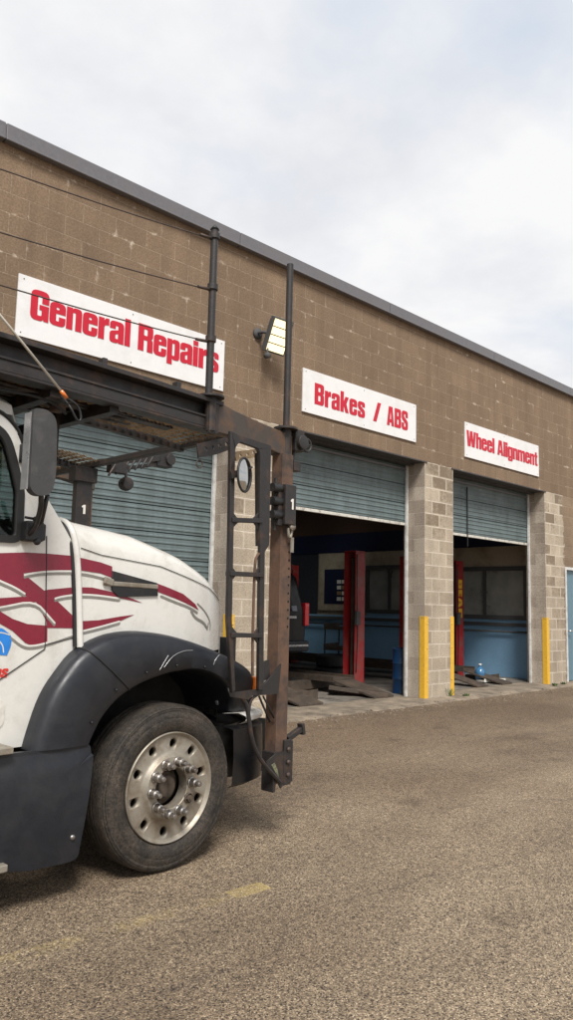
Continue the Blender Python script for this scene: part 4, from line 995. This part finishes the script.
# --- bumper
def bump_plan(s):
    a, b_, c, d_ = Vector((.52, .04)), Vector((.92, .04)), Vector((1.12, .22)), Vector((1.15, YC)); return a*(1-s)**3+b_*3*s*(1-s)**2+c*3*s*s*(1-s)+d_*s**3
def bump_band(z0, z1, name, mat, off=0, s0=0, s1=1):
    b = nbm(); cs = []
    for i in range(25):
        p = bump_plan(s0+(s1-s0)*i/24); cs.append([b.verts.new((p.x-off-dx, p.y+dy*.6, z)) for z, dx, dy in ((z0, .05, .04), (z0+.02, .01, 0), (z0+(z1-z0)*.5, 0, 0), (z1-.02, .01, 0), (z1, .05, .04), (z1, .15, .12))])
    for A_, B_ in zip(cs, cs[1:]):
        for k in range(5): b.faces.new((A_[k], B_[k], B_[k+1], A_[k+1]))
    mir(b); return ob(name, b, mat, tk, smooth=True)
bump_band(.40, .775, 'bumper', m_bumper)
b = nbm(); box(b, .56, .98, .22, 2*YC-.22, .42, .765); ob('bumper_core', b, m_void, tk)
bump_band(.78, .85, 'bumper_cap', m_white, .005, .10)
# --- headlights at the corners
for s in (1, -1):
    f_ = lambda y: y if s > 0 else 2*YC-y
    b = nbm(); ys2 = sorted((f_(.13), f_(.50)))
    box(b, .58, .80, *ys2, .88, 1.12, rot=Matrix.Rotation(rad(-28*s), 3, 'Z')); hl = ob('headlight', b, m_silver, tk, bevel=.03)
    b = nbm(); ys2 = sorted((f_(.10), f_(.14))); box(b, .60, .68, *ys2, .93, 1.06); ob('marker_lens', b, m_orange, hl, bevel=.008)

# corner marker lamps on the fender front
b = nbm(); p_ = (0.693, 0.07, 1.026); box(b, p_[0]-.018, p_[0]+.018, .03, .16, p_[2]-.055, p_[2]+.05); twin(ob('corner_marker', b, m_orange, tk, bevel=.008))
b = nbm(); p_ = (0.885, 0.14, 0.996); box(b, p_[0]-.04, p_[0]+.03, .12, .24, p_[2]-.06, p_[2]+.06); twin(ob('corner_lamp', b, m_silver, tk, bevel=.015))
# --- front wheels
def steer_wheel():
    wp = bpy.data.objects.new('wheel', None); COL.objects.link(wp); wp.parent = tk; wp.empty_display_size = .2
    b = nbm()
    prof = [(.300, .275), (.345, .285), (.42, .288), (.468, .275), (.488, .255), (.498, .225)]
    # tread with four grooves
    for yc in (.205, .17, .135, .10): prof += [(.499, yc+.022), (.499, yc+.007), (.488, yc+.006), (.488, yc-.006), (.499, yc-.007)]
    prof += [(.498, .06), (.496, .034), (.489, .0225), (.4825, .0215), (.480, .013), (.472, .0085), (.4665, .0105), (.4655, .006), (.455, .0045), (.450, .0058), (.435, .001), (.41, -.005), (.405, -.0035), (.398, -.0065), (.37, -.004), (.345, .0005), (.328, .008), (.318, .012), (.307, .020), (.300, .03)]
    prof = [((.31+(q-.31)*.81) if q > .31 else q, o_) for q, o_ in prof]
    lathe(b, prof, 96, 'y'); ty = ob('tyre', b, m_tyre, wp, smooth=True)
    ob_ = None
    # rim: flange, barrel, disc with ten hand holes, raised centre with bore
    b = nbm(); prof = [(.298, .030), (.3075, .018), (.3085, .008), (.304, .002), (.298, .006), (.292, .016), (.286, .022), (.2, .028), (.187, .02), (.178, .004), (.170, -.004), (.118, -.006), (.114, -.002), (.114, .07), (.17, .06), (.28, .06), (.298, .05)]
    lathe(b, prof, 120, 'y', closed=True); rim = ob('rim', b, m_alu, wp, smooth=True)
    c_ = nbm()
    for k in range(10):
        a = 2*pi*(k+.35)/10; lathe(c_, [(.0005, -.05), (.027, -.05), (.027, .1), (.0005, .1)], 20, 'y', (.243*cos(a), 0, .243*sin(a)))
    cut = ob('cutter', c_, m_dark, wp); md_ = rim.modifiers.new('b', 'BOOLEAN'); md_.operation = 'DIFFERENCE'; md_.object = cut; md_.solver = 'EXACT'
    dg = bpy.context.evaluated_depsgraph_get(); dg.update(); me = bpy.data.meshes.new_from_object(rim.evaluated_get(dg)); rim.modifiers.clear(); rim.data = me
    bpy.data.objects.remove(cut)
    for k in range(10):
        a = 2*pi*(k+.12)/10; b = nbm(); cx, cz = .143*cos(a), .143*sin(a)
        short = (k == 9)
        lathe(b, [(.029, -.002), (.030, -.014), (.0255, -.018)], 16, 'y', (cx, 0, cz))
        if short: lathe(b, [(.020, -.014), (.019, -.030), (.010, -.031), (.010, -.038), (.0005, -.038)], 6, 'y', (cx, 0, cz))
        else: lathe(b, [(.0245, -.018), (.0235, -.050), (.0160, -.056), (.0150, -.082), (.0115, -.088), (.0005, -.089)], 16, 'y', (cx, 0, cz))
        ob('lug_nut', b, m_hub if short else m_nut, wp, smooth=True)
    b = nbm(); lathe(b, [(.107, .09), (.085, .085), (.080, .06), (.064, .05), (.058, .040), (.045, .038), (.0005, .038)], 40, 'y'); ob('hub_cap', b, m_hub, wp, smooth=True)
    b = nbm(); lathe(b, [(.296, .05), (.29, .2), (.1, .2), (.1, .09)], 48, 'y'); ob('brake_drum', b, m_void, wp, smooth=True)
    return wp
wn = steer_wheel(); wn.location = (0, 0, .49)
wf_ = wn.copy(); COL.objects.link(wf_); wf_.parent = tk; wf_.location = (0, 2*YC, .49); wf_.rotation_euler = (0, 0, pi)
for ch in list(wn.children): c2 = ch.copy(); COL.objects.link(c2); c2.parent = wf_

# --- door mirror
mr = flat('mirror', [rounded([(-1.085, 2.445, .02), (-1.078, 2.468, .02), (-1.02, 2.472, .03), (-.975, 2.45, .03), (-.957, 2.41, .03), (-.945, 2.165, .05), (-.957, 2.075, .04), (-.991, 2.043, .03), (-1.05, 2.041, .03), (-1.081, 2.075, .03)])], .05, m_mirror, tk, lambda a, c, t: (a, -.12+t - .03*cos((a+1.0)/.16), c), tri=.06, smooth=True, bevel=.012)
b = nbm(); box(b, -1.088, -1.080, -.15, -.09, 2.07, 2.45); ob('mirror_glass', b, m_silver, mr)
b = nbm(); tube(b, smoothpts([(-.985, -.11, 2.06), (-.975, -.10, 1.99), (-.955, -.02, 1.90), (-.94, .09, 1.86)], 2), .014, 8); tube(b, [(-.945, -.10, 2.06), (-.93, -.03, 1.93), (-.925, .10, 1.87)], .012, 8); ob('mirror_arm', b, m_black, tk); b = nbm(); tube(b, [(-1.0, -.1, 2.45), (-.98, .02, 2.42), (-.965, .13, 2.33)], .014, 8); ob('mirror_arm', b, m_black, tk)
b = nbm(); tube(b, [(-1.02, -.03, 1.945), (-.95, -.03, 1.94)], .007, 6); disc(b, (-.96, -.045, 1.94), .016, 'y', 12, .02)
ob('mirror_arm', b, m_black, tk)
b = nbm(); box(b, -.965, -.865, .05, .118, 1.835, 1.94); box(b, -.90, -.83, .09, .122, 1.845, 1.935); disc(b, (-.90, .04, 1.835), .018, 'y', 14, .03); ob('mirror_bracket', b, m_black, tk, bevel=.01); b = nbm(); box(b, -1.0, -.96, .06, .121, 2.24, 2.34); ob('mirror_bracket', b, m_black, tk, bevel=.01)

# --- headrack above the cab
ZD = [(-3.2, 2.86), (-1.2, 2.846), (.23, 2.805), (.89, 2.70)]
def chan(bm, y0, y1, x0, x1, top, bot, mi=0, n=6):
    """a longitudinal member following the slope of the deck; top and bot are offsets below the deck line"""
    pr = None
    for i in range(n+1):
        x = x0+(x1-x0)*i/n; z = interp(x, ZD); cu = [bm.verts.new(p) for p in ((x, y0, z-top), (x, y1, z-top), (x, y1, z-bot), (x, y0, z-bot))]
        if pr:
            for k in range(4): bm.faces.new((pr[k], pr[(k+1) % 4], cu[(k+1) % 4], cu[k])).material_index = mi
        else: bm.faces.new(cu)
        pr = cu
    bm.faces.new(pr)
for s, lab in ((0, 'near'), (1, 'far')):
    def Y(a, c):
        return (a, c) if not s else (2*YC-c, 2*YC-a)
    b = nbm()
    chan(b, *Y(-.05, .10), -3.2, .26, .0, .028); chan(b, *Y(.03, .045), -3.2, .25, .028, .108); chan(b, *Y(-.02, .10), -3.2, .25, .108, .122); chan(b, *Y(-.012, .0), -3.2, .25, .122, .18); chan(b, *Y(-.012, .09), -3.2, .25, .18, .195)
    for xx in (-2.2, -1.45, -.62, -.1): box(b, xx, xx+.03, *Y(-.03, .02), interp(xx, ZD)-.001, interp(xx, ZD)+.04)
    ob('deck_side_rail', b, m_rack, tk, bevel=.003)
    # front beam: from the pole socket to the front post
    b = nbm(); pr = None
    for i, (x, zt_, zb_) in enumerate(((.23, 2.80, 2.60), (.37, 2.77, 2.60), (.62, 2.735, 2.585), (.80, 2.715, 2.555), (.92, 2.70, 2.52))):
        cu = [b.verts.new(p) for p in ((x, Y(-.03, .06)[0], zt_), (x, Y(-.03, .06)[1], zt_), (x, Y(-.03, .06)[1], zb_), (x, Y(-.03, .06)[0], zb_))]
        if pr:
            for k in range(4): b.faces.new((pr[k], pr[(k+1) % 4], cu[(k+1) % 4], cu[k]))
        else: b.faces.new(cu)
        pr = cu
    b.faces.new(pr)
    ob('front_beam', b, m_rackb, tk, bevel=.006)
    # inner rail of the walkway
    b = nbm(); chan(b, *Y(.55, .60), -3.2, .44, .14, .19); ob('walkway_rail', b, m_rack, tk)
# expanded metal walkways
def grate(y0, y1, x0, x1, zoff, parent, name='walkway_grate'):
    b = nbm(); cx_, cy_ = .062, .030; nx, ny = int((x1-x0)/cx_), int((y1-y0)/cy_)
    for i in range(nx+1):
        for j in range(ny):
            x = x0+i*cx_; y = y0+j*cy_; z = interp(x, ZD)-zoff; t = .010
            for sgn in (1, -1):
                ya, yb = y, y+cy_; xa = x+(cx_/2 if (j % 2) == (sgn > 0) else 0); xb = x+(0 if (j % 2) == (sgn > 0) else cx_/2)
                if sgn < 0: xa, xb = xa, xb+cx_*(1 if xb < xa else 0)- (0 if xb < xa else 0)
                q = [(xa-t, ya, z+.007), (xa+t, ya, z-.007), (xb+t, yb, z-.007), (xb-t, yb, z+.007)]
                if max(p[0] for p in q) > x1+.03: continue
                b.faces.new([b.verts.new(p) for p in q])
    return ob(name, b, m_grate, tk)
grate(.06, .56, -2.4, .42, .155, tk)
grate(2*YC-.56-.35, 2*YC-.10, -2.4, .42, .155, tk)
# undersides: stringers, chains and cylinders under the rear part of the near walkway
b = nbm()
for x in (-2.2, -1.7, -1.25, -.85, -.48): z = interp(x, ZD)-.20; box(b, x-.03, x+.03, .05, 2*YC-.05, z-.03, z+.04)
chan(b, .25, .33, -3.0, .1, .13, .17); chan(b, .42, .47, -3.0, -.1, .12, .16)
ob('deck_crossmembers', b, m_rack, tk)
b = nbm(); box(b, -3.1, -.40, .10, 2*YC-.10, 2.80, 2.806); ob('deck_plate', b, m_black, tk)
b = nbm(); random.seed(4)
for k in range(7):
    y = .12+.06*k; P = [(-2.0+.14*i, y+.02*random.uniform(-1, 1), 2.668+.02*random.uniform(-1, 1)-.012*sin(i*.9+k)) for i in range(14)]
    tube(b, smoothpts(P, 1), .011, 6)
ob('chain_bundle', b, m_rack, tk)
# hose, amber marker and pale antenna cord
b = nbm(); tube(b, smoothpts([(-1.5, .05, 2.57), (-1.13, .07, 2.585), (-.95, .08, 2.60), (-.82, .1, 2.585), (-.74, .12, 2.55)], 2), .008, 8); ob('air_hose', b, m_rubber, tk)
b = nbm(); tube(b, [(-1.9, -.12, 3.42), (-1.21, -.1, 2.865), (-.90, -.1, 2.60)], .0065, 8); ob('antenna_cord', b, m_palecable, tk)
b = nbm(); tube(b, [(-.905, -.1, 2.604), (-.87, -.1, 2.573)], .011, 10); ob('cord_sleeve', b, m_orange, tk)
b = nbm(); tube(b, smoothpts([(-.87, -.1, 2.573), (-.80, -.1, 2.55), (-.775, -.1, 2.48), (-.80, -.1, 2.46), (-.85, -.1, 2.54), (-.86, -.02, 2.60)], 2), .006, 8); ob('cord_hook', b, m_black, tk)
b = nbm(); box(b, -.80, -.74, .12, .2, 2.56, 2.595); ob('marker_lamp', b, m_brownint, tk, bevel=.006)
b = nbm(); tube(b, [(-.66, .35, 2.36), (-.66, .35, 2.64)], .016, 8); ob('rack_stay', b, m_rack, tk)
# poles with rings and guard cables
def pole(x, y, z0, z1, rings, name='rack_pole'):
    b = nbm(); tube(b, [(x, y, z0), (x, y, z1)], .024, 14); p = ob(name, b, m_rack, tk, smooth=True)
    for z in rings:
        b = nbm(); lathe(b, [(.024, -.022), (.034, -.018), (.034, .018), (.024, .022)], 16, 'z', (x, y, z)); ob('pole_collar', b, m_rack, p, smooth=True)
    return p
X1 = .165
p1 = pole(X1, -.01, 2.78, 3.915, (3.87, 3.53, 3.19)); b = nbm(); tube(b, [(X1, -.01, 3.915), (X1, -.01, 3.945)], [.03, .008], 12); ob('pole_cap', b, m_black, p1)
b = nbm(); tube(b, [(X1+.01, -.02, 2.60), (X1+.01, -.02, 2.82)], .036, 16); disc(b, (X1+.01, -.02, 2.81), .085, 'z', 20, .012); box(b, X1-.02, X1+.06, -.045, -.02, 2.59, 2.79); ob('pole_socket', b, m_rack, p1, smooth=True)
p2 = pole(.875, -.01, 2.70, 3.93, ()); b = nbm(); tube(b, [(.875, -.01, 2.56), (.875, -.01, 2.76)], .036, 16); disc(b, (.87, -.01, 2.735), .085, 'z', 20, .014); ob('pole_socket', b, m_rack, p2, smooth=True)
for z, dz in ((3.86, 0), (3.52, 0), (3.18, 0)):
    b = nbm(); zl = {3.86: 3.70, 3.52: 3.37, 3.18: 3.10}[z]
    P = [(X1, -.01, z-.01)] + [(X1-.28*k, -.01, (z-.01)+(zl-z)*(k*.28/1.4) - .010*sin(min(1, k/5)*pi)) for k in range(1, 13)]
    tube(b, P, .004, 6); tube(b, [(X1-.015, -.01, z-.01), (X1-.12, -.01, z-.022)], .010, 6); ob('guard_cable', b, m_cable, tk)
# the far side has the same poles

# front cross member with lightening holes, and its ratchet hardware
b = nbm(); bar(b, (.42, .0, 2.625), (.44, 2*YC, 2.60), .05, .045); ob('front_crossbar', b, m_rack, tk, bevel=.004)
flat('hanger_plate', [rounded([(0.085, 2.506), (0.372, 2.607), (0.376, 2.523), (0.234, 2.462), (0.145, 2.435), (0.098, 2.421)])]+[circ(0.151, 2.486, .013), circ(0.207, 2.505, .013), circ(0.265, 2.524, .013), circ(0.323, 2.543, .013)], .012, m_rack, tk, lambda a, c, t: (a, -.01+t, c))
b = nbm(); cc = Vector(((0.119, 0.0, 2.387))); tube(b, [cc+Vector((.024*cos(a), 0, .024*sin(a))) for a in [2*pi*k/20 for k in range(21)]], .0035, 6, caps=False); ob('pull_ring', b, m_cable, tk)
# --- far side post, number plate and ratchet arms hanging from the cross member
def brk(y):
    b = nbm(); b_ = b; box(b, .30, .44, y-.03, y+.03, 1.95, 2.50); box(b, .27, .47, y-.05, y+.05, 2.46, 2.58); ob('far_post', b, m_rack, tk, bevel=.006)
    write('post_number', '1', m_paper, tk, .355, .385, 2.21, .07, lambda a, c, t: (a, y-.032+t, c))
brk(1.7)
b = nbm(); bar(b, (0.418, 1.55, 2.615), (1.296, 1.9, 2.822), .05, .05); bar(b, (0.565, 1.6, 2.578), (1.266, 1.9, 2.763), .03, .03)
P0, P1_ = Vector((0.532, 1.55, 2.568)), Vector((1.044, 1.75, 2.731))
for k in range(7):
    p = P0.lerp(P1_, k/6); tube(b, [p+Vector((-.03, 0, -.05)), p+Vector((.03, 0, .05))], .010, 6)
c0 = Vector((1.298, 1.9, 2.786)); box(b, c0.x-.10, c0.x+.07, c0.y-.05, c0.y+.05, c0.z-.05, c0.z+.085); tube(b, [c0+Vector((.04, -.07, .02)), c0+Vector((.04, .07, .02))], .05, 14)
c1_ = Vector((0.659, 1.6, 2.607)); box(b, c1_.x-.12, c1_.x+.02, c1_.y-.04, c1_.y+.04, c1_.z-.05, c1_.z+.04)
c0 = Vector((0.74, 1.65, 2.492)); lathe(b, [(.0005, -.04), (.05, -.04), (.06, 0), (.05, .04), (.0005, .04)], 12, 'y', c0); tube(b, [(0.74, 1.65, 2.492), (0.733, 1.65, 2.607)], .012)
box(b, c0.x-.07, c0.x+.07, c0.y-.01, c0.y+.01, c0.z-.012, c0.z+.012)
ob('ratchet_arm', b, m_rack, tk, bevel=.003)
# --- near front post: rusty channel down to the bumper height
b = nbm(); PX0, PX1 = .80, .905
box(b, PX0, PX0+.012, -.055, .045, .36, 2.56); box(b, PX0+.012, PX1, -.055, -.043, .40, 2.56); box(b, PX0+.012, PX1, .033, .045, .40, 2.56)
fp = ob('front_post', b, m_rust, tk, bevel=.003)
b = nbm()
for k in range(12): disc(b, (.885, -.0565, 1.40+k*.055), .008, 'y', 10, .0035)
ob('pin_hole', b, m_dark, fp)
# mirrored post for the far side
fp2 = fp.copy(); COL.objects.link(fp2); fp2.location = (0, 2*YC-.0, 0); fp2.parent = tk
# latch box with number, hardware, shackle
b = nbm(); box(b, .775, .880, -.115, -.058, 2.07, 2.34); box(b, .735, .775, -.09, -.02, 2.06, 2.31); lb = ob('latch_box', b, m_rack, tk, bevel=.006)
b = nbm()
for z in (2.31, 2.22, 2.13): lathe(b, [(.0005, -.045), (.03, -.045), (.034, 0), (.03, .045), (.0005, .045)], 12, 'x', (.735, -.07, z))
tube(b, [(.74, -.05, 2.03), (.74, -.05, 2.38)], .012); ob('latch_rollers', b, m_black, lb, smooth=True)
write('latch_number', '1', m_paper, lb, .825, .849, 2.175, .07, lambda a, c, t: (a, -.117+t, c))
b = nbm(); tube(b, smoothpts([(.83, -.09, 2.09), (.87, -.09, 2.05), (.86, -.09, 1.99), (.84, -.09, 1.99), (.83, -.09, 2.05)], 2), .010, 8); lathe(b, [(.0005, 0), (.025, 0), (.02, .03), (.0005, .03)], 10, 'y', (.86, -.11, 2.06)); box(b, .855, .880, -.10, -.09, 1.89, 1.99); ob('shackle', b, m_alu, lb)
# winch at the top of the post
b = nbm(); box(b, .93, 1.02, -.05, .03, 2.60, 2.75); lathe(b, [(.0005, -.05), (.05, -.05), (.05, .05), (.0005, .05)], 16, 'y', (.985, -.03, 2.66)); box(b, .93, 1.0, -.04, .02, 2.46, 2.53); tube(b, [(.96, 0, 2.48), (.96, 0, 2.62)], .014)
tube(b, [Vector((1.055+.045*cos(a), -.04, 2.655+.045*sin(a))) for a in [2*pi*k/20 for k in range(21)]], .009, 8, caps=False); tube(b, [(.98, -.04, 2.66), (1.09, -.04, 2.66)], .009)
ob('winch', b, m_rack, tk, bevel=.004)
# lower bracket, bolts, hook, gusset
b = nbm(); box(b, .862, .93, -.075, -.057, .385, .67); box(b, .925, .945, -.075, .05, .40, .66); box(b, .78, .80, -.06, .05, .35, .60); lbk = ob('post_bracket', b, m_rack, tk, bevel=.004)
b = nbm()
for z in (.45, .53, .61): lathe(b, [(.0005, -.016), (.011, -.016), (.016, -.008), (.016, 0)], 6, 'y', (.895, -.076, z))
ob('bracket_bolt', b, m_cable, lbk)
b = nbm(); bar(b, (.93, -.03, .665), (1.06, -.03, .715), .04, .035); bar(b, (1.06, -.03, .715), (1.085, -.03, .72), .05, .075); ob('tow_hook', b, m_rack, tk, bevel=.004)
gs = flat('lower_gusset', [[(.70, .555), (.80, .60), (.862, .60), (.862, .39), (.84, .37), (.80, .43)]], .01, m_rack, tk, lambda a, c, t: (a, -.066+t, c))
flat('gusset_sticker', [[(.745, .53), (.775, .54), (.80, .50), (.82, .44), (.79, .47)]], .002, m_sticker, gs, lambda a, c, t: (a, -.073+t, c))

# --- ladder on the near side of the front post
LY = -.13
def L(px): return px
ld = bpy.data.objects.new('ladder', None); COL.objects.link(ld); ld.parent = tk
frm = [rounded([(0.24, 2.598), (0.329, 2.582), (0.598, 2.564, 0.01), (0.596, 2.372), (0.604, 1.92, 0.02), (0.565, 1.873), (0.573, 1.445), (0.585, 1.012), (0.545, 1.015), (0.533, 1.445), (0.524, 1.895), (0.508, 2.072), (0.502, 2.456, 0.02), (0.49, 2.526, 0.03), (0.314, 2.541, 0.03), (0.282, 2.498, 0.02), (0.289, 2.051), (0.299, 1.444), (0.346, 1.027), (0.322, 1.011), (0.266, 1.444), (0.256, 2.047)])]
ob0 = flat('ladder_frame', frm, .03, m_rack, ld, lambda a, c, t: (a, LY+t, c), bevel=.004)
flat('side_flange', [[(0.518, 2.511), (0.582, 2.502), (0.6, 1.92), (0.55, 1.91)], [(0.54, 2.397), (0.568, 2.395), (0.566, 2.323), (0.543, 2.32)]], .05, m_rack, ld, lambda a, c, t: (a, LY+.035+t, c), bevel=.003)
for (xa, ya, xb, yb) in ((229, 520, 260, 521), (227, 573.5, 261, 575), (228.5, 635, 260, 635.5)):
    b = nbm(); pass
    RR = {520: ((0.268, -0.13, 2.049), (0.526, -0.13, 2.067)), 573.5: ((0.266, -0.13, 1.723), (0.548, -0.13, 1.726)), 635: ((0.29, -0.13, 1.355), (0.554, -0.13, 1.349))}[ya]
    bar(b, RR[0], RR[1], .05, .028)
    for q_, sg in ((Vector(RR[0]), 1), (Vector(RR[1]), -1)):
        for dz in (1, -1):
            V = [b.verts.new(q_+Vector((sg*a_, yy, c_*dz))) for a_, c_ in ((.004, .010), (.065, .010), (.004, .065)) for yy in (-.006, .006)]
            b.faces.new((V[0], V[2], V[4])); b.faces.new((V[1], V[5], V[3])); b.faces.new((V[2], V[3], V[5], V[4]))
    ob('rung', b, m_rack, ld, bevel=.003)
b = nbm(); tube(b, smoothpts([(0.552, -0.13, 1.872), (0.499, -0.13, 1.843), (0.49, -0.13, 1.755), (0.489, -0.13, 1.322), (0.498, -0.13, 1.102)], 2), .009, 8); ob('grab_tube', b, m_rust, ld, smooth=True)
flat('foot_bracket', [[(0.312, 1.041), (0.338, 1.01), (0.585, 1.018), (0.637, 1.058), (0.77, 1.165), (0.749, 0.977), (0.516, 0.98), (0.483, 0.959), (0.331, 0.987)]], .012, m_rack, ld, lambda a, c, t: (a, LY+.02+t, c))
b = nbm(); tube(b, smoothpts([(0.426, -0.1, 0.984), (0.487, -0.1, 0.931), (0.508, -0.1, 0.833), (0.54, -0.1, 0.698), (0.634, -0.08, 0.575), (0.832, -0.07, 0.412)], 2), .014, 8); tube(b, smoothpts([(0.581, -0.1, 0.985), (0.512, -0.1, 0.953), (0.503, -0.1, 0.858)], 2), .010, 8); ob('lower_brace', b, m_rack, ld, smooth=True)
flat('mount_tab', [[(0.579, 1.172), (0.677, 1.193), (0.691, 1.068), (0.618, 1.066)], circ(*(0.612, 1.121), .012)], .012, m_rack, ld, lambda a, c, t: (a, LY+.04+t, c))
b = nbm(); tube(b, [(0.64, -0.05, 0.964), (0.746, -0.05, 0.794)], .007); tube(b, [(0.676, -0.05, 0.962), (0.783, -0.05, 0.815)], .006); ob('cable_loops', b, m_black, ld)
# rust-brown perforated link behind the ladder head
flat('link_plate', [rounded([(0.403, 2.508), (0.599, 2.56), (0.611, 2.508), (0.423, 2.452)])]+[circ(0.457, 2.49, .012), circ(0.519, 2.507, .012), circ(0.573, 2.529, .012)], .012, m_grate, ld, lambda a, c, t: (a, .0+t, c))
# convex round mirror on the ladder
MC = Vector(((0.359, -0.15, 2.338)))
b = nbm(); Rm = Matrix.Rotation(rad(20), 3, 'Z')
tube(b, [MC + Rm @ Vector((.092*cos(a), 0, .105*sin(a))) for a in [2*pi*k/36 for k in range(37)]], .008, 8, caps=False); cm = ob('convex_mirror', b, m_black, ld, smooth=True)
b = nbm(); lathe(b, [(.0005, -.018), (.045, -.014), (.09, .0), (.0005, .004)], 30, 'y')
for v in b.verts: v.co.z *= 1.14; v.co = MC + Rm @ v.co
mg, tt_, pp_ = new_mat('mirror_silver'); pp_.inputs['Metallic'].default_value = 1; pp_.inputs['Roughness'].default_value = .06; pp_.inputs['Base Color'].default_value = (.5, .5, .48, 1)
ob('mirror_face', b, mg, cm, smooth=True)
b = nbm(); bar(b, (0.238, -0.15, 2.321), (0.296, -0.15, 2.335), .03, .045); tube(b, [(0.296, -0.14, 2.336), (0.373, -0.13, 2.361), (0.442, -0.13, 2.402)], .007); ob('mirror_clamp', b, m_rack, ld)
